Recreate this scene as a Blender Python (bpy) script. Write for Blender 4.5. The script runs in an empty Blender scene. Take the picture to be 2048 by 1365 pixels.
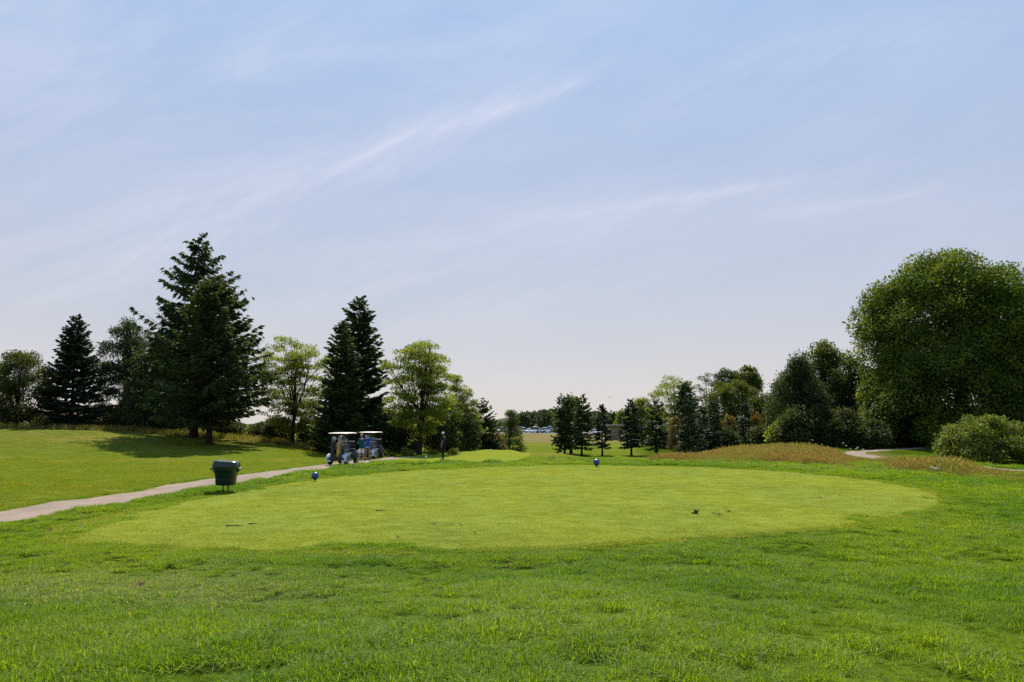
import bpy, bmesh, math, random
import numpy as np
from mathutils import Vector, Matrix

SUN_AZ = math.radians(-3.0)      # measured from +Y towards +X
SUN_EL = math.radians(49.0)
rng = np.random.default_rng(7)
random.seed(7)
sc = bpy.context.scene
C = sc.collection
PI = math.pi

# ------------------------------------------------------------------ camera
CAM_Z = 2.4
F = 1650.0
PITCH = math.atan(165.5 / F)
cam_d = bpy.data.cameras.new('camera')
cam = bpy.data.objects.new('camera', cam_d)
C.objects.link(cam)
cam.location = (0, 0, CAM_Z)
cam.rotation_euler = (PI / 2 + PITCH, 0, 0)
cam_d.sensor_width = 36.0
cam_d.lens = 36.0 * F / 2048.0
cam_d.clip_start = 0.1
cam_d.clip_end = 20000
sc.camera = cam


def ray(px, py):
    v = Vector(((px - 1024) / F, (682.5 - py) / F, -1.0))
    return Matrix.Rotation(PI / 2 + PITCH, 3, 'X') @ v


def at(px, d):
    """x of the photo column px at ground distance d (measured near the horizon)"""
    r = ray(px, 850)
    return r.x / r.y * d


def ztop(py, d):
    r = ray(1024, py)
    return CAM_Z + r.z / r.y * d


def flat(px, py, z=0.0):
    r = ray(px, py)
    t = (z - CAM_Z) / r.z
    return (r.x * t, r.y * t)


# ------------------------------------------------------------------ terrain
def S(t):
    t = np.clip(t, 0, 1)
    return t * t * (3 - 2 * t)


def h(x, y):
    x = np.asarray(x, float)
    y = np.asarray(y, float)
    u = x / np.maximum(y, 1.0)
    z = 0.65 * S((14.5 - y) / 10)
    z = z + 1.95 * S((-8 - x) / 38) * S((y - 45) / 35) * (1 - 0.8 * S((y - 92) / 40))
    dw = S((u + 0.30) / 0.12) * S((0.29 - u) / 0.07)
    z = z - dw * 2.2 * S((y - 48) / 67) + dw * 1.8 * S((y - 125) / 150)
    # the second tee plateau
    w = S((x + 12) / 4) * S((3.5 - x) / 4) * S((y - 52) / 6) * S((84 - y) / 6)
    z = z * (1 - w) + (-0.06) * w
    z = z + 0.5 * np.exp(-((x - 3.1) / 2.3) ** 2 - ((y - 66) / 5) ** 2)
    # bank under the tall grass
    z = z + 0.24 * S((x - 11) / 7) * S((y - 46) / 15) * (1 - S((y - 68) / 16)) * S((0.405 - u) / 0.06)
    z = z + 0.4 * S((y - 55) / 25) * S((u - 0.28) / 0.08)
    # small unevenness off the tee
    m = 0.035 * np.sin(x * 0.9 + 1.3) * np.sin(y * 0.8) + 0.02 * np.sin(x * 2.1 + y * 1.7) + 0.05 * np.sin(x * 0.31 + 2) * np.sin(y * 0.27 + 1)
    tee = S((x + 13) / 3) * S((21 - x) / 3) * S((y - 14) / 4) * S((52 - y) / 4)
    return z + m * (1 - tee)


def vnoise(x, y, s, seed=0):
    """cheap smooth value noise in plan"""
    r = np.random.default_rng(seed)
    G = r.uniform(0, 1, (64, 64))
    x = np.asarray(x) * s + 100
    y = np.asarray(y) * s + 100
    xi, yi = np.floor(x).astype(int), np.floor(y).astype(int)
    fx, fy = S(x - xi), S(y - yi)
    g = lambda a, b: G[a % 64, b % 64]
    return (g(xi, yi) * (1 - fx) + g(xi + 1, yi) * fx) * (1 - fy) + (g(xi, yi + 1) * (1 - fx) + g(xi + 1, yi + 1) * fx) * fy


# ------------------------------------------------------------------ helpers
def link(o, parent=None):
    C.objects.link(o)
    if parent is not None:
        o.parent = parent
    return o


def tag(o, label=None, cat=None, group=None, kind=None):
    if label:
        o['label'] = label
    if cat:
        o['category'] = cat
    if group:
        o['group'] = group
    if kind:
        o['kind'] = kind
    return o


def thing(name, label, cat, loc=(0, 0, 0), rz=0.0, group=None):
    o = bpy.data.objects.new(name, None)
    o.empty_display_size = 0.3
    C.objects.link(o)
    o.location = loc
    o.rotation_euler = (0, 0, rz)
    return tag(o, label, cat, group)


def np_mesh(name, V, Q, mat, smooth=False):
    V = np.ascontiguousarray(V, np.float32)
    Q = np.ascontiguousarray(Q, np.int32)
    k = Q.shape[1]
    me = bpy.data.meshes.new(name)
    me.vertices.add(len(V))
    me.vertices.foreach_set('co', V.ravel())
    me.loops.add(Q.size)
    me.loops.foreach_set('vertex_index', Q.ravel())
    me.polygons.add(len(Q))
    me.polygons.foreach_set('loop_start', np.arange(0, Q.size, k, dtype=np.int32))
    me.polygons.foreach_set('loop_total', np.full(len(Q), k, np.int32))
    if smooth:
        me.polygons.foreach_set('use_smooth', np.ones(len(Q), bool))
    me.update(calc_edges=True)
    if mat is not None:
        me.materials.append(mat)
    return me


def obj_np(name, V, Q, mat, parent=None, smooth=False):
    return link(bpy.data.objects.new(name, np_mesh(name, V, Q, mat, smooth)), parent)


def obj_bm(name, bm, mat, parent=None, smooth=True):
    me = bpy.data.meshes.new(name)
    bmesh.ops.recalc_face_normals(bm, faces=bm.faces[:])
    if smooth:
        for f in bm.faces:
            f.smooth = True
        for e in bm.edges:
            if len(e.link_faces) == 2 and e.calc_face_angle(0) > 0.7:
                e.smooth = False
    bm.to_mesh(me)
    bm.free()
    for m in (mat if isinstance(mat, (list, tuple)) else [mat]):
        me.materials.append(m)
    return link(bpy.data.objects.new(name, me), parent)


def nrm(a):
    return a / np.maximum(np.linalg.norm(a, axis=-1, keepdims=True), 1e-9)


def cards(P, D, N, L, W, lift=0.12):
    """pointed leaf shaped faces: base P, direction D, facing N, length L, width W"""
    D = nrm(D)
    Sd = nrm(np.cross(D, N))
    Nn = np.cross(Sd, D)
    L = np.broadcast_to(np.asarray(L, float), (len(P),))[:, None]
    W = np.broadcast_to(np.asarray(W, float), (len(P),))[:, None]
    m = P + D * L * 0.45 + Nn * L * lift
    V = np.stack([P, m + Sd * W / 2, P + D * L, m - Sd * W / 2], 1).reshape(-1, 3)
    Q = np.arange(len(P) * 4).reshape(-1, 4)
    return V, Q


def tube(points, radii, n=7):
    P = np.asarray(points, float)
    R = np.asarray(radii, float)
    T = np.gradient(P, axis=0)
    T = nrm(T)
    ref = np.where(np.abs(T[:, 2:3]) > 0.9, np.array([[1.0, 0, 0]]), np.array([[0, 0, 1.0]]))
    A = nrm(np.cross(T, ref))
    for i in range(1, len(A)):
        if np.dot(A[i], A[i - 1]) < 0:
            A[i] *= -1
    B = np.cross(T, A)
    th = np.linspace(0, 2 * PI, n, endpoint=False)
    V = (P[:, None] + R[:, None, None] * (np.cos(th)[None, :, None] * A[:, None] + np.sin(th)[None, :, None] * B[:, None])).reshape(-1, 3)
    i, j = np.meshgrid(np.arange(len(P) - 1), np.arange(n), indexing='ij')
    j2 = (j + 1) % n
    Q = np.stack([i * n + j, i * n + j2, (i + 1) * n + j2, (i + 1) * n + j], -1).reshape(-1, 4)
    return V, Q


class Acc:
    def __init__(self):
        self.V, self.Q, self.n = [], [], 0

    def add(self, V, Q):
        self.V.append(V)
        self.Q.append(Q + self.n)
        self.n += len(V)

    def get(self):
        return np.concatenate(self.V), np.concatenate(self.Q)


# ------------------------------------------------------------------ materials
def mat_new(name):
    m = bpy.data.materials.new(name)
    m.use_nodes = True
    nt = m.node_tree
    nt.nodes.clear()
    out = nt.nodes.new('ShaderNodeOutputMaterial')
    return m, nt, out


def N(nt, t, **kw):
    n = nt.nodes.new(t)
    for k, v in kw.items():
        if k in n.inputs:
            n.inputs[k].default_value = v
        else:
            setattr(n, k, v)
    return n


def L(nt, a, b):
    nt.links.new(a, b)


def rgb(c):
    return (c[0], c[1], c[2], 1.0)


def mixc(nt, fac, a, b, bt='MIX'):
    n = nt.nodes.new('ShaderNodeMix')
    n.data_type = 'RGBA'
    n.blend_type = bt
    for sock, val in ((n.inputs[0], fac), (n.inputs[6], a), (n.inputs[7], b)):
        if isinstance(val, bpy.types.NodeSocket):
            nt.links.new(val, sock)
        else:
            sock.default_value = val if not isinstance(val, tuple) else rgb(val)
    return n.outputs[2]


def noise(nt, scale, detail=3, rough=0.55, vec=None, dist=0.0):
    n = nt.nodes.new('ShaderNodeTexNoise')
    n.inputs['Scale'].default_value = scale
    n.inputs['Detail'].default_value = detail
    n.inputs['Roughness'].default_value = rough
    n.inputs['Distortion'].default_value = dist
    if vec is not None:
        nt.links.new(vec, n.inputs['Vector'])
    return n.outputs['Fac']


def ramp(nt, fac, a, b, lo=0.0, hi=1.0):
    n = nt.nodes.new('ShaderNodeMapRange')
    n.interpolation_type = 'SMOOTHSTEP'
    n.inputs[1].default_value = a
    n.inputs[2].default_value = b
    n.inputs[3].default_value = lo
    n.inputs[4].default_value = hi
    nt.links.new(fac, n.inputs[0])
    return n.outputs[0]


def math_n(nt, op, a, b=0.0, c=0.0):
    n = nt.nodes.new('ShaderNodeMath')
    n.operation = op
    for i, v in enumerate((a, b, c)):
        if isinstance(v, bpy.types.NodeSocket):
            nt.links.new(v, n.inputs[i])
        else:
            n.inputs[i].default_value = v
    return n.outputs[0]


def leaf_mat(name, a, b, c=None, trans=0.4, rough=0.6, spec=0.12, nscale=0.35, tint=None):
    """foliage: every leaf has its own tone between a and b, boughs drift towards c"""
    m, nt, out = mat_new(name)
    g = N(nt, 'ShaderNodeNewGeometry')
    col = mixc(nt, g.outputs['Random Per Island'], a, b)
    pos = N(nt, 'ShaderNodeTexCoord').outputs['Object']
    if c is not None:
        nz = noise(nt, nscale, 2, 0.5, pos)
        col = mixc(nt, ramp(nt, nz, 0.42, 0.68), col, c)
    p = N(nt, 'ShaderNodeBsdfPrincipled')
    p.inputs['Roughness'].default_value = rough
    p.inputs['Specular IOR Level'].default_value = spec
    L(nt, col, p.inputs['Base Color'])
    t = N(nt, 'ShaderNodeBsdfTranslucent')
    tc = mixc(nt, 1.0, col, tint or (1.25, 1.15, 0.5), 'MULTIPLY')
    L(nt, tc, t.inputs['Color'])
    mx = N(nt, 'ShaderNodeMixShader')
    mx.inputs[0].default_value = trans
    L(nt, p.outputs[0], mx.inputs[1])
    L(nt, t.outputs[0], mx.inputs[2])
    L(nt, mx.outputs[0], out.inputs[0])
    return m


def plain(name, col, rough=0.5, metal=0.0, spec=0.5, var=0.12, nscale=6.0, bump=0.0, bscale=40.0, coat=0.0, col2=None):
    m, nt, out = mat_new(name)
    pos = N(nt, 'ShaderNodeTexCoord').outputs['Object']
    nz = noise(nt, nscale, 4, 0.6, pos)
    c2 = col2 or tuple(max(0.0, x * (1 - 2.2 * var)) for x in col)
    c = mixc(nt, ramp(nt, nz, 0.3, 0.72), col, c2)
    p = N(nt, 'ShaderNodeBsdfPrincipled')
    p.inputs['Roughness'].default_value = rough
    p.inputs['Metallic'].default_value = metal
    p.inputs['Specular IOR Level'].default_value = spec
    p.inputs['Coat Weight'].default_value = coat
    p.inputs['Coat Roughness'].default_value = 0.08
    L(nt, c, p.inputs['Base Color'])
    if bump > 0:
        b = N(nt, 'ShaderNodeBump')
        b.inputs['Strength'].default_value = bump
        b.inputs['Distance'].default_value = 0.02
        L(nt, noise(nt, bscale, 4, 0.6, pos), b.inputs['Height'])
        L(nt, b.outputs[0], p.inputs['Normal'])
    L(nt, p.outputs[0], out.inputs[0])
    return m


def grass_colour(nt, lush, yellow, straw):
    """one colour field of the rough, read by the ground and by the blades that grow on it"""
    pos = N(nt, 'ShaderNodeNewGeometry').outputs['Position']
    n1 = noise(nt, 0.16, 4, 0.6, pos)
    n2 = noise(nt, 0.9, 3, 0.6, pos)
    col = mixc(nt, ramp(nt, n1, 0.38, 0.62), lush, yellow)
    col = mixc(nt, ramp(nt, n2, 0.45, 0.75, 0, 0.5), col, yellow)
    # a worn, straw coloured area in the rough in front of the tee
    sx = N(nt, 'ShaderNodeSeparateXYZ')
    L(nt, pos, sx.inputs[0])
    dx = math_n(nt, 'DIVIDE', math_n(nt, 'ADD', sx.outputs[0], 5.6), 4.6)
    dy = math_n(nt, 'DIVIDE', math_n(nt, 'SUBTRACT', sx.outputs[1], 11.6), 3.4)
    rr = math_n(nt, 'ADD', math_n(nt, 'MULTIPLY', dx, dx), math_n(nt, 'MULTIPLY', dy, dy))
    patch = ramp(nt, math_n(nt, 'ADD', rr, math_n(nt, 'MULTIPLY', n2, 1.9)), 0.7, 2.0, 0.7, 0.0)
    return col, patch, straw, pos


def blade_mat(name, lush, yellow, straw, trans=0.45, dark=None, straws=0.06):
    m, nt, out = mat_new(name)
    col, patch, st, pos = grass_colour(nt, lush, yellow, straw)
    g = N(nt, 'ShaderNodeNewGeometry')
    rnd = g.outputs['Random Per Island']
    col = mixc(nt, ramp(nt, rnd, 0.0, 1.0, 0.0, 0.6), col, dark or tuple(x * 0.42 for x in lush))
    thr = math_n(nt, 'SUBTRACT', 1.0 - straws, math_n(nt, 'MULTIPLY', patch, 0.5))
    rnd2 = N(nt, 'ShaderNodeTexWhiteNoise')
    rnd2.noise_dimensions = '1D'
    L(nt, rnd, rnd2.inputs['W'])
    col = mixc(nt, math_n(nt, 'GREATER_THAN', rnd2.outputs['Value'], thr), col, st)
    p = N(nt, 'ShaderNodeBsdfPrincipled')
    p.inputs['Roughness'].default_value = 0.5
    p.inputs['Specular IOR Level'].default_value = 0.06
    L(nt, col, p.inputs['Base Color'])
    t = N(nt, 'ShaderNodeBsdfTranslucent')
    L(nt, mixc(nt, 1.0, col, (1.2, 1.15, 0.45), 'MULTIPLY'), t.inputs['Color'])
    mx = N(nt, 'ShaderNodeMixShader')
    mx.inputs[0].default_value = trans
    L(nt, p.outputs[0], mx.inputs[1])
    L(nt, t.outputs[0], mx.inputs[2])
    L(nt, mx.outputs[0], out.inputs[0])
    return m


LUSH = (0.135, 0.262, 0.011)
YELL = (0.258, 0.362, 0.017)
STRAW = (0.36, 0.34, 0.17)


def ground_mat():
    m, nt, out = mat_new('ground_turf')
    col, patch, st, pos = grass_colour(nt, LUSH, YELL, STRAW)
    fine = noise(nt, 22.0, 4, 0.7, pos)
    mid = noise(nt, 2.6, 4, 0.65, pos)
    big = noise(nt, 0.12, 3, 0.6, pos)
    # mown lawn
    lawn = mixc(nt, ramp(nt, mid, 0.35, 0.7), (0.094, 0.138, 0.013), (0.135, 0.150, 0.016))
    lawn = mixc(nt, ramp(nt, big, 0.50, 0.68, 0, 0.75), lawn, (0.200, 0.172, 0.032))
    at_l = N(nt, 'ShaderNodeAttribute', attribute_name='lawn').outputs['Fac']
    at_d = N(nt, 'ShaderNodeAttribute', attribute_name='dry').outputs['Fac']
    at_s = N(nt, 'ShaderNodeAttribute', attribute_name='soil').outputs['Fac']
    col = mixc(nt, math_n(nt, 'MULTIPLY', patch, 0.45), col, st)
    col = mixc(nt, 1.0, col, (0.24, 0.24, 0.35), 'MULTIPLY')  # rough ground darkened, standing in for shade between the tufts
    col = mixc(nt, at_l, col, lawn)
    dry = mixc(nt, ramp(nt, mid, 0.3, 0.7), (0.20, 0.140, 0.065), (0.17, 0.160, 0.055))
    col = mixc(nt, at_d, col, dry)
    soil = mixc(nt, ramp(nt, mid, 0.35, 0.65), (0.10, 0.075, 0.035), (0.09, 0.11, 0.03))
    col = mixc(nt, at_s, col, soil)
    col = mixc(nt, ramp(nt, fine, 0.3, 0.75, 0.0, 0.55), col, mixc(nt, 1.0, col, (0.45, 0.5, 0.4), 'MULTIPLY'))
    p = N(nt, 'ShaderNodeBsdfPrincipled')
    p.inputs['Roughness'].default_value = 0.95
    p.inputs['Specular IOR Level'].default_value = 0.0
    L(nt, col, p.inputs['Base Color'])
    b = N(nt, 'ShaderNodeBump')
    b.inputs['Strength'].default_value = 0.7
    b.inputs['Distance'].default_value = 0.05
    L(nt, math_n(nt, 'ADD', fine, math_n(nt, 'MULTIPLY', mid, 1.5)), b.inputs['Height'])
    L(nt, b.outputs[0], p.inputs['Normal'])
    L(nt, p.outputs[0], out.inputs[0])
    return m


def tee_mat(name, a, b, c):
    m, nt, out = mat_new(name)
    pos = N(nt, 'ShaderNodeNewGeometry').outputs['Position']
    mp = N(nt, 'ShaderNodeMapping')
    L(nt, pos, mp.inputs[0])
    mp.inputs['Rotation'].default_value = (0, 0, 0.35)
    mp.inputs['Scale'].default_value = (1.0, 0.28, 1.0)
    big = noise(nt, 0.35, 4, 0.6, mp.outputs[0], 0.4)
    mid = noise(nt, 1.7, 5, 0.65, pos)
    fine = noise(nt, 26.0, 3, 0.75, pos)
    vfine = noise(nt, 75.0, 2, 0.7, pos)
    col = mixc(nt, ramp(nt, big, 0.36, 0.64), a, b)
    col = mixc(nt, ramp(nt, mid, 0.48, 0.72, 0, 0.6), col, c)
    sp = math_n(nt, 'ADD', math_n(nt, 'MULTIPLY', fine, 0.6), math_n(nt, 'MULTIPLY', vfine, 0.4))
    col = mixc(nt, ramp(nt, sp, 0.36, 0.62, 0.0, 0.75), mixc(nt, 1.0, col, (1.15, 1.12, 1.3), 'MULTIPLY'), mixc(nt, 1.0, col, (0.52, 0.6, 0.45), 'MULTIPLY'))
    # scattered bare scars left by clubs
    sc1 = noise(nt, 3.1, 2, 0.5, mp.outputs[0])
    sc2 = noise(nt, 9.0, 2, 0.5, pos)
    scar = math_n(nt, 'MULTIPLY', ramp(nt, sc1, 0.66, 0.72), ramp(nt, sc2, 0.55, 0.65))
    col = mixc(nt, math_n(nt, 'MULTIPLY', scar, 0.7), col, (0.13, 0.10, 0.045))
    p = N(nt, 'ShaderNodeBsdfPrincipled')
    p.inputs['Roughness'].default_value = 0.95
    p.inputs['Specular IOR Level'].default_value = 0.0
    L(nt, col, p.inputs['Base Color'])
    bm_ = N(nt, 'ShaderNodeBump')
    bm_.inputs['Strength'].default_value = 0.5
    bm_.inputs['Distance'].default_value = 0.02
    L(nt, sp, bm_.inputs['Height'])
    L(nt, bm_.outputs[0], p.inputs['Normal'])
    L(nt, p.outputs[0], out.inputs[0])
    return m


M = {}
M['ground'] = ground_mat()
M['tee'] = tee_mat('tee_turf', (0.175, 0.208, 0.034), (0.205, 0.228, 0.028), (0.145, 0.186, 0.038))
M['path'] = plain('path_gravel', (0.275, 0.207, 0.163), 0.95, spec=0.05, nscale=0.9, bump=0.6, bscale=45, col2=(0.205, 0.154, 0.120))
M['blade'] = blade_mat('grass_blade', LUSH, YELL, STRAW, 0.55, straws=0.04)
M['fescue'] = blade_mat('tall_grass_blade', (0.285, 0.160, 0.076), (0.205, 0.205, 0.056), (0.38, 0.31, 0.17), 0.45, dark=(0.125, 0.125, 0.034), straws=0.18)
M['bark'] = plain('bark', (0.034, 0.027, 0.021), 0.9, spec=0.15, var=0.25, nscale=5, bump=0.8, bscale=14)
M['bark_grey'] = plain('bark_grey', (0.085, 0.075, 0.062), 0.9, spec=0.15, var=0.25, nscale=5, bump=0.8, bscale=14)
M['spruce'] = leaf_mat('spruce_needles', (0.026, 0.045, 0.015), (0.060, 0.085, 0.026), (0.045, 0.070, 0.020), 0.3, tint=(1.2, 1.2, 0.5))
M['spruce_blue'] = leaf_mat('blue_spruce_needles', (0.030, 0.045, 0.027), (0.058, 0.078, 0.044), (0.042, 0.062, 0.032), 0.25, tint=(1.1, 1.2, 0.7))
M['spruce_light'] = leaf_mat('pale_spruce_needles', (0.034, 0.052, 0.018), (0.078, 0.100, 0.034), (0.060, 0.082, 0.024), 0.32, tint=(1.2, 1.2, 0.5))
M['pine'] = leaf_mat('pine_needles', (0.034, 0.056, 0.020), (0.078, 0.102, 0.034), (0.058, 0.086, 0.028), 0.3, tint=(1.1, 1.2, 0.5))
M['locust'] = leaf_mat('locust_leaf', (0.130, 0.180, 0.034), (0.220, 0.255, 0.055), (0.175, 0.225, 0.036), 0.6)
M['oak'] = leaf_mat('broad_leaf', (0.045, 0.075, 0.016), (0.095, 0.130, 0.026), (0.125, 0.140, 0.026), 0.45)
M['maple'] = leaf_mat('maple_leaf', (0.042, 0.084, 0.012), (0.098, 0.152, 0.020), (0.175, 0.212, 0.024), 0.40, nscale=0.6)
M['olive'] = leaf_mat('olive_leaf', (0.055, 0.075, 0.020), (0.100, 0.120, 0.035), (0.085, 0.105, 0.025), 0.42)
M['bush'] = leaf_mat('bush_leaf', (0.078, 0.115, 0.018), (0.170, 0.215, 0.040), (0.118, 0.162, 0.026), 0.44, spec=0.1, rough=0.5)
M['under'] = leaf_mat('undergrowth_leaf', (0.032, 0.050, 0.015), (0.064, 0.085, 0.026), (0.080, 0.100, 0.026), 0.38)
M['lime'] = leaf_mat('lime_leaf', (0.120, 0.160, 0.025), (0.200, 0.230, 0.045), (0.16, 0.20, 0.03), 0.5)
M['rust'] = leaf_mat('rusty_leaf', (0.120, 0.085, 0.025), (0.180, 0.130, 0.040), (0.090, 0.095, 0.025), 0.42)
M['far'] = leaf_mat('far_leaf', (0.040, 0.062, 0.030), (0.075, 0.100, 0.045), (0.06, 0.085, 0.035), 0.3)  # greyed leaf tone stands in for haze over the distance

# ------------------------------------------------------------------ ground sheet


def spaced(lo_fine, hi_fine, step, far, ratio):
    a = list(np.arange(lo_fine, hi_fine + 1e-6, step))
    s = step
    x = a[-1]
    while x < far:
        s *= ratio
        x += s
        a.append(x)
    return a


xs = spaced(0, 32, 0.4, 2600, 1.10)
xs = np.array([-x for x in xs[:0:-1]] + xs)
ys = np.array([-60, -40, -26, -16, -10, -6, -3] + spaced(-1, 76, 0.4, 5200, 1.055))
X, Y = np.meshgrid(xs, ys)
Z = h(X, Y)
Vg = np.stack([X, Y, Z], -1).reshape(-1, 3)
nx, ny = len(xs), len(ys)
ii, jj = np.meshgrid(np.arange(ny - 1), np.arange(nx - 1), indexing='ij')
Qg = np.stack([ii * nx + jj, ii * nx + jj + 1, (ii + 1) * nx + jj + 1, (ii + 1) * nx + jj], -1).reshape(-1, 4)
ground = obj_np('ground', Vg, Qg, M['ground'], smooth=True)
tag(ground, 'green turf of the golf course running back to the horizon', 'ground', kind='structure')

PATH_PTS = [(-15.5, 4), (-14.6, 12), (-13.7, 19), (-13.25, 24), (-12.75, 29), (-12.1, 34), (-11.3, 41), (-10.6, 48), (-9.7, 54), (-8.4, 58.5), (-7.2, 61.2)]
RPATH_PTS = [(27.5, 24), (26.6, 34), (25.9, 42), (25.6, 48), (25.5, 54), (25.6, 60), (26.3, 64), (28.2, 67), (31.5, 69.5), (36, 71.5), (44, 74)]


def smooth_curve(pts, n=10):
    P = np.array(pts, float)
    out = []
    for i in range(len(P) - 1):
        p0, p1, p2, p3 = P[max(i - 1, 0)], P[i], P[i + 1], P[min(i + 2, len(P) - 1)]
        for t in np.linspace(0, 1, n, endpoint=False):
            out.append(0.5 * ((2 * p1) + (-p0 + p2) * t + (2 * p0 - 5 * p1 + 4 * p2 - p3) * t * t + (-p0 + 3 * p1 - 3 * p2 + p3) * t ** 3))
    out.append(P[-1])
    return np.array(out)


PC = smooth_curve(PATH_PTS)
RC = smooth_curve(RPATH_PTS)


def dist_curve(x, y, Cv):
    d = np.full(np.shape(x), 1e9)
    for i in range(len(Cv) - 1):
        a, b = Cv[i], Cv[i + 1]
        ab = b - a
        t = np.clip(((x - a[0]) * ab[0] + (y - a[1]) * ab[1]) / (ab @ ab), 0, 1)
        d = np.minimum(d, np.hypot(x - a[0] - t * ab[0], y - a[1] - t * ab[1]))
    return d


def side_of_path(x, y):
    """positive to the left of the main path"""
    xi = np.interp(y, PC[:, 1], PC[:, 0])
    return xi - x


def add_attr(me, name, vals):
    a = me.attributes.new(name, 'FLOAT', 'POINT')
    a.data.foreach_set('value', np.ascontiguousarray(vals, np.float32).ravel())


gx, gy = Vg[:, 0], Vg[:, 1]
gu = gx / np.maximum(gy, 1)
lawn = S(side_of_path(gx, gy) / 1.0) * S((gy - 8) / 6)
lawn = np.maximum(lawn, S((gy - 52) / 4) * S((gu + 0.2) / 0.05) * S((0.17 - gu) / 0.03))
dryf = S((gy - 165) / 30) * S((262 - gy) / 14) * S((gu - 0.0) / 0.02)
dryf = np.maximum(dryf, 0.75 * S((gx - 10) / 3) * S((gy - (57.5 - 2.2 * (gx - 9.8))) / 4) * S((72 - gy) / 8) * S((30 - gx) / 4))
dryf = np.maximum(dryf, 0.40 * S((gy - 52) / 22) * S((86 - gy) / 6) * S((-17 - gx) / 8) * (0.4 + 0.9 * vnoise(gx, gy, 0.22, 41)))
dryf = np.maximum(dryf, 0.5 * S((gy - 76) / 4) * S((90 - gy) / 4) * S((-14 - gx) / 4))
soil = np.zeros_like(gx)
add_attr(ground.data, 'lawn', lawn)
add_attr(ground.data, 'dry', dryf)


def strip(name, Cv, width, mat, dz, wob=0.06):
    T = nrm(np.gradient(Cv, axis=0))
    Nn = np.stack([-T[:, 1], T[:, 0]], 1)
    cols = []
    k = 7
    for q in np.linspace(-1, 1, k):
        w = width / 2 * q
        if abs(q) == 1:
            w = w + q * wob * (np.sin(np.arange(len(Cv)) * 1.7) + np.sin(np.arange(len(Cv)) * 0.63 + q))
        P = Cv + Nn * np.reshape(w * np.ones(len(Cv)), (-1, 1))
        z = h(P[:, 0], P[:, 1]) + dz - (0.05 if abs(q) == 1 else 0)
        cols.append(np.column_stack([P, z]))
    V = np.stack(cols, 1).reshape(-1, 3)
    i, j = np.meshgrid(np.arange(len(Cv) - 1), np.arange(k - 1), indexing='ij')
    Q = np.stack([i * k + j, i * k + j + 1, (i + 1) * k + j + 1, (i + 1) * k + j], -1).reshape(-1, 4)[:, ::-1]
    return obj_np(name, V, Q, mat, smooth=True)


tag(strip('path', smooth_curve(PATH_PTS, 24), 2.15, M['path'], 0.035), 'pale gravel cart path curving up past the tee to the carts', 'path', kind='structure')
tag(strip('path', smooth_curve(RPATH_PTS, 24), 1.7, M['path'], 0.035), 'pale gravel path behind the tall brown grass and beside the round bush', 'path', kind='structure')

# the tee: an irregular flat sheet traced in plan
TEE_PX = [(96, 1064), (106, 1086), (205, 1099), (400, 1106), (700, 1108), (1000, 1103), (1250, 1092), (1500, 1074), (1700, 1055), (1830, 1034), (1898, 1010), (1890, 990), (1800, 968), (1650, 950), (1480, 938), (1330, 933), (1190, 931), (1050, 932), (900, 938), (740, 948), (600, 963), (470, 984), (330, 1010), (200, 1038)]
TEE = np.array([flat(*p) for p in TEE_PX])


def closed_curve(P, n=12):
    P = np.array(P, float)
    out = []
    m = len(P)
    for i in range(m):
        p0, p1, p2, p3 = P[i - 1], P[i], P[(i + 1) % m], P[(i + 2) % m]
        for t in np.linspace(0, 1, n, endpoint=False):
            out.append(0.5 * ((2 * p1) + (-p0 + p2) * t + (2 * p0 - 5 * p1 + 4 * p2 - p3) * t * t + (-p0 + 3 * p1 - 3 * p2 + p3) * t ** 3))
    return np.array(out)


TEE_C = closed_curve(TEE)


def inside(x, y, poly):
    x = np.asarray(x, float)
    y = np.asarray(y, float)
    r = np.zeros(x.shape, bool)
    n = len(poly)
    for i in range(n):
        a, b = poly[i], poly[(i + 1) % n]
        c = ((a[1] > y) != (b[1] > y)) & (x < (b[0] - a[0]) * (y - a[1]) / (b[1] - a[1] + 1e-12) + a[0])
        r ^= c
    return r


def dist_poly(x, y, poly):
    return dist_curve(x, y, np.vstack([poly, poly[:1]]))


def blob_sheet(name, poly, mat, dz, rings=26):
    c = poly.mean(0)
    V = [np.array([[c[0], c[1], float(h(c[0], c[1])) + dz]])]
    n = len(poly)
    for k in range(1, rings + 1):
        P = c + (poly - c) * (k / rings)
        z = h(P[:, 0], P[:, 1]) + (dz if k < rings else -0.02)
        V.append(np.column_stack([P, z]))
    V = np.concatenate(V)
    Q = []
    for k in range(rings - 1):
        a = 1 + k * n + np.arange(n)
        a2 = 1 + k * n + (np.arange(n) + 1) % n
        Q.append(np.stack([a, a2, a2 + n, a + n], -1))
    Q = np.concatenate(Q)
    me = np_mesh(name, V, Q, mat, True)
    bm = bmesh.new()
    bm.from_mesh(me)
    bm.verts.ensure_lookup_table()
    for i in range(n):
        f = bm.faces.new((bm.verts[0], bm.verts[1 + i], bm.verts[1 + (i + 1) % n]))
        f.smooth = True
    bmesh.ops.recalc_face_normals(bm, faces=bm.faces[:])
    if sum(f.normal.z for f in bm.faces) < 0:
        bmesh.ops.reverse_faces(bm, faces=bm.faces[:])
    bm.to_mesh(me)
    bm.free()
    return link(bpy.data.objects.new(name, me))


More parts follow.
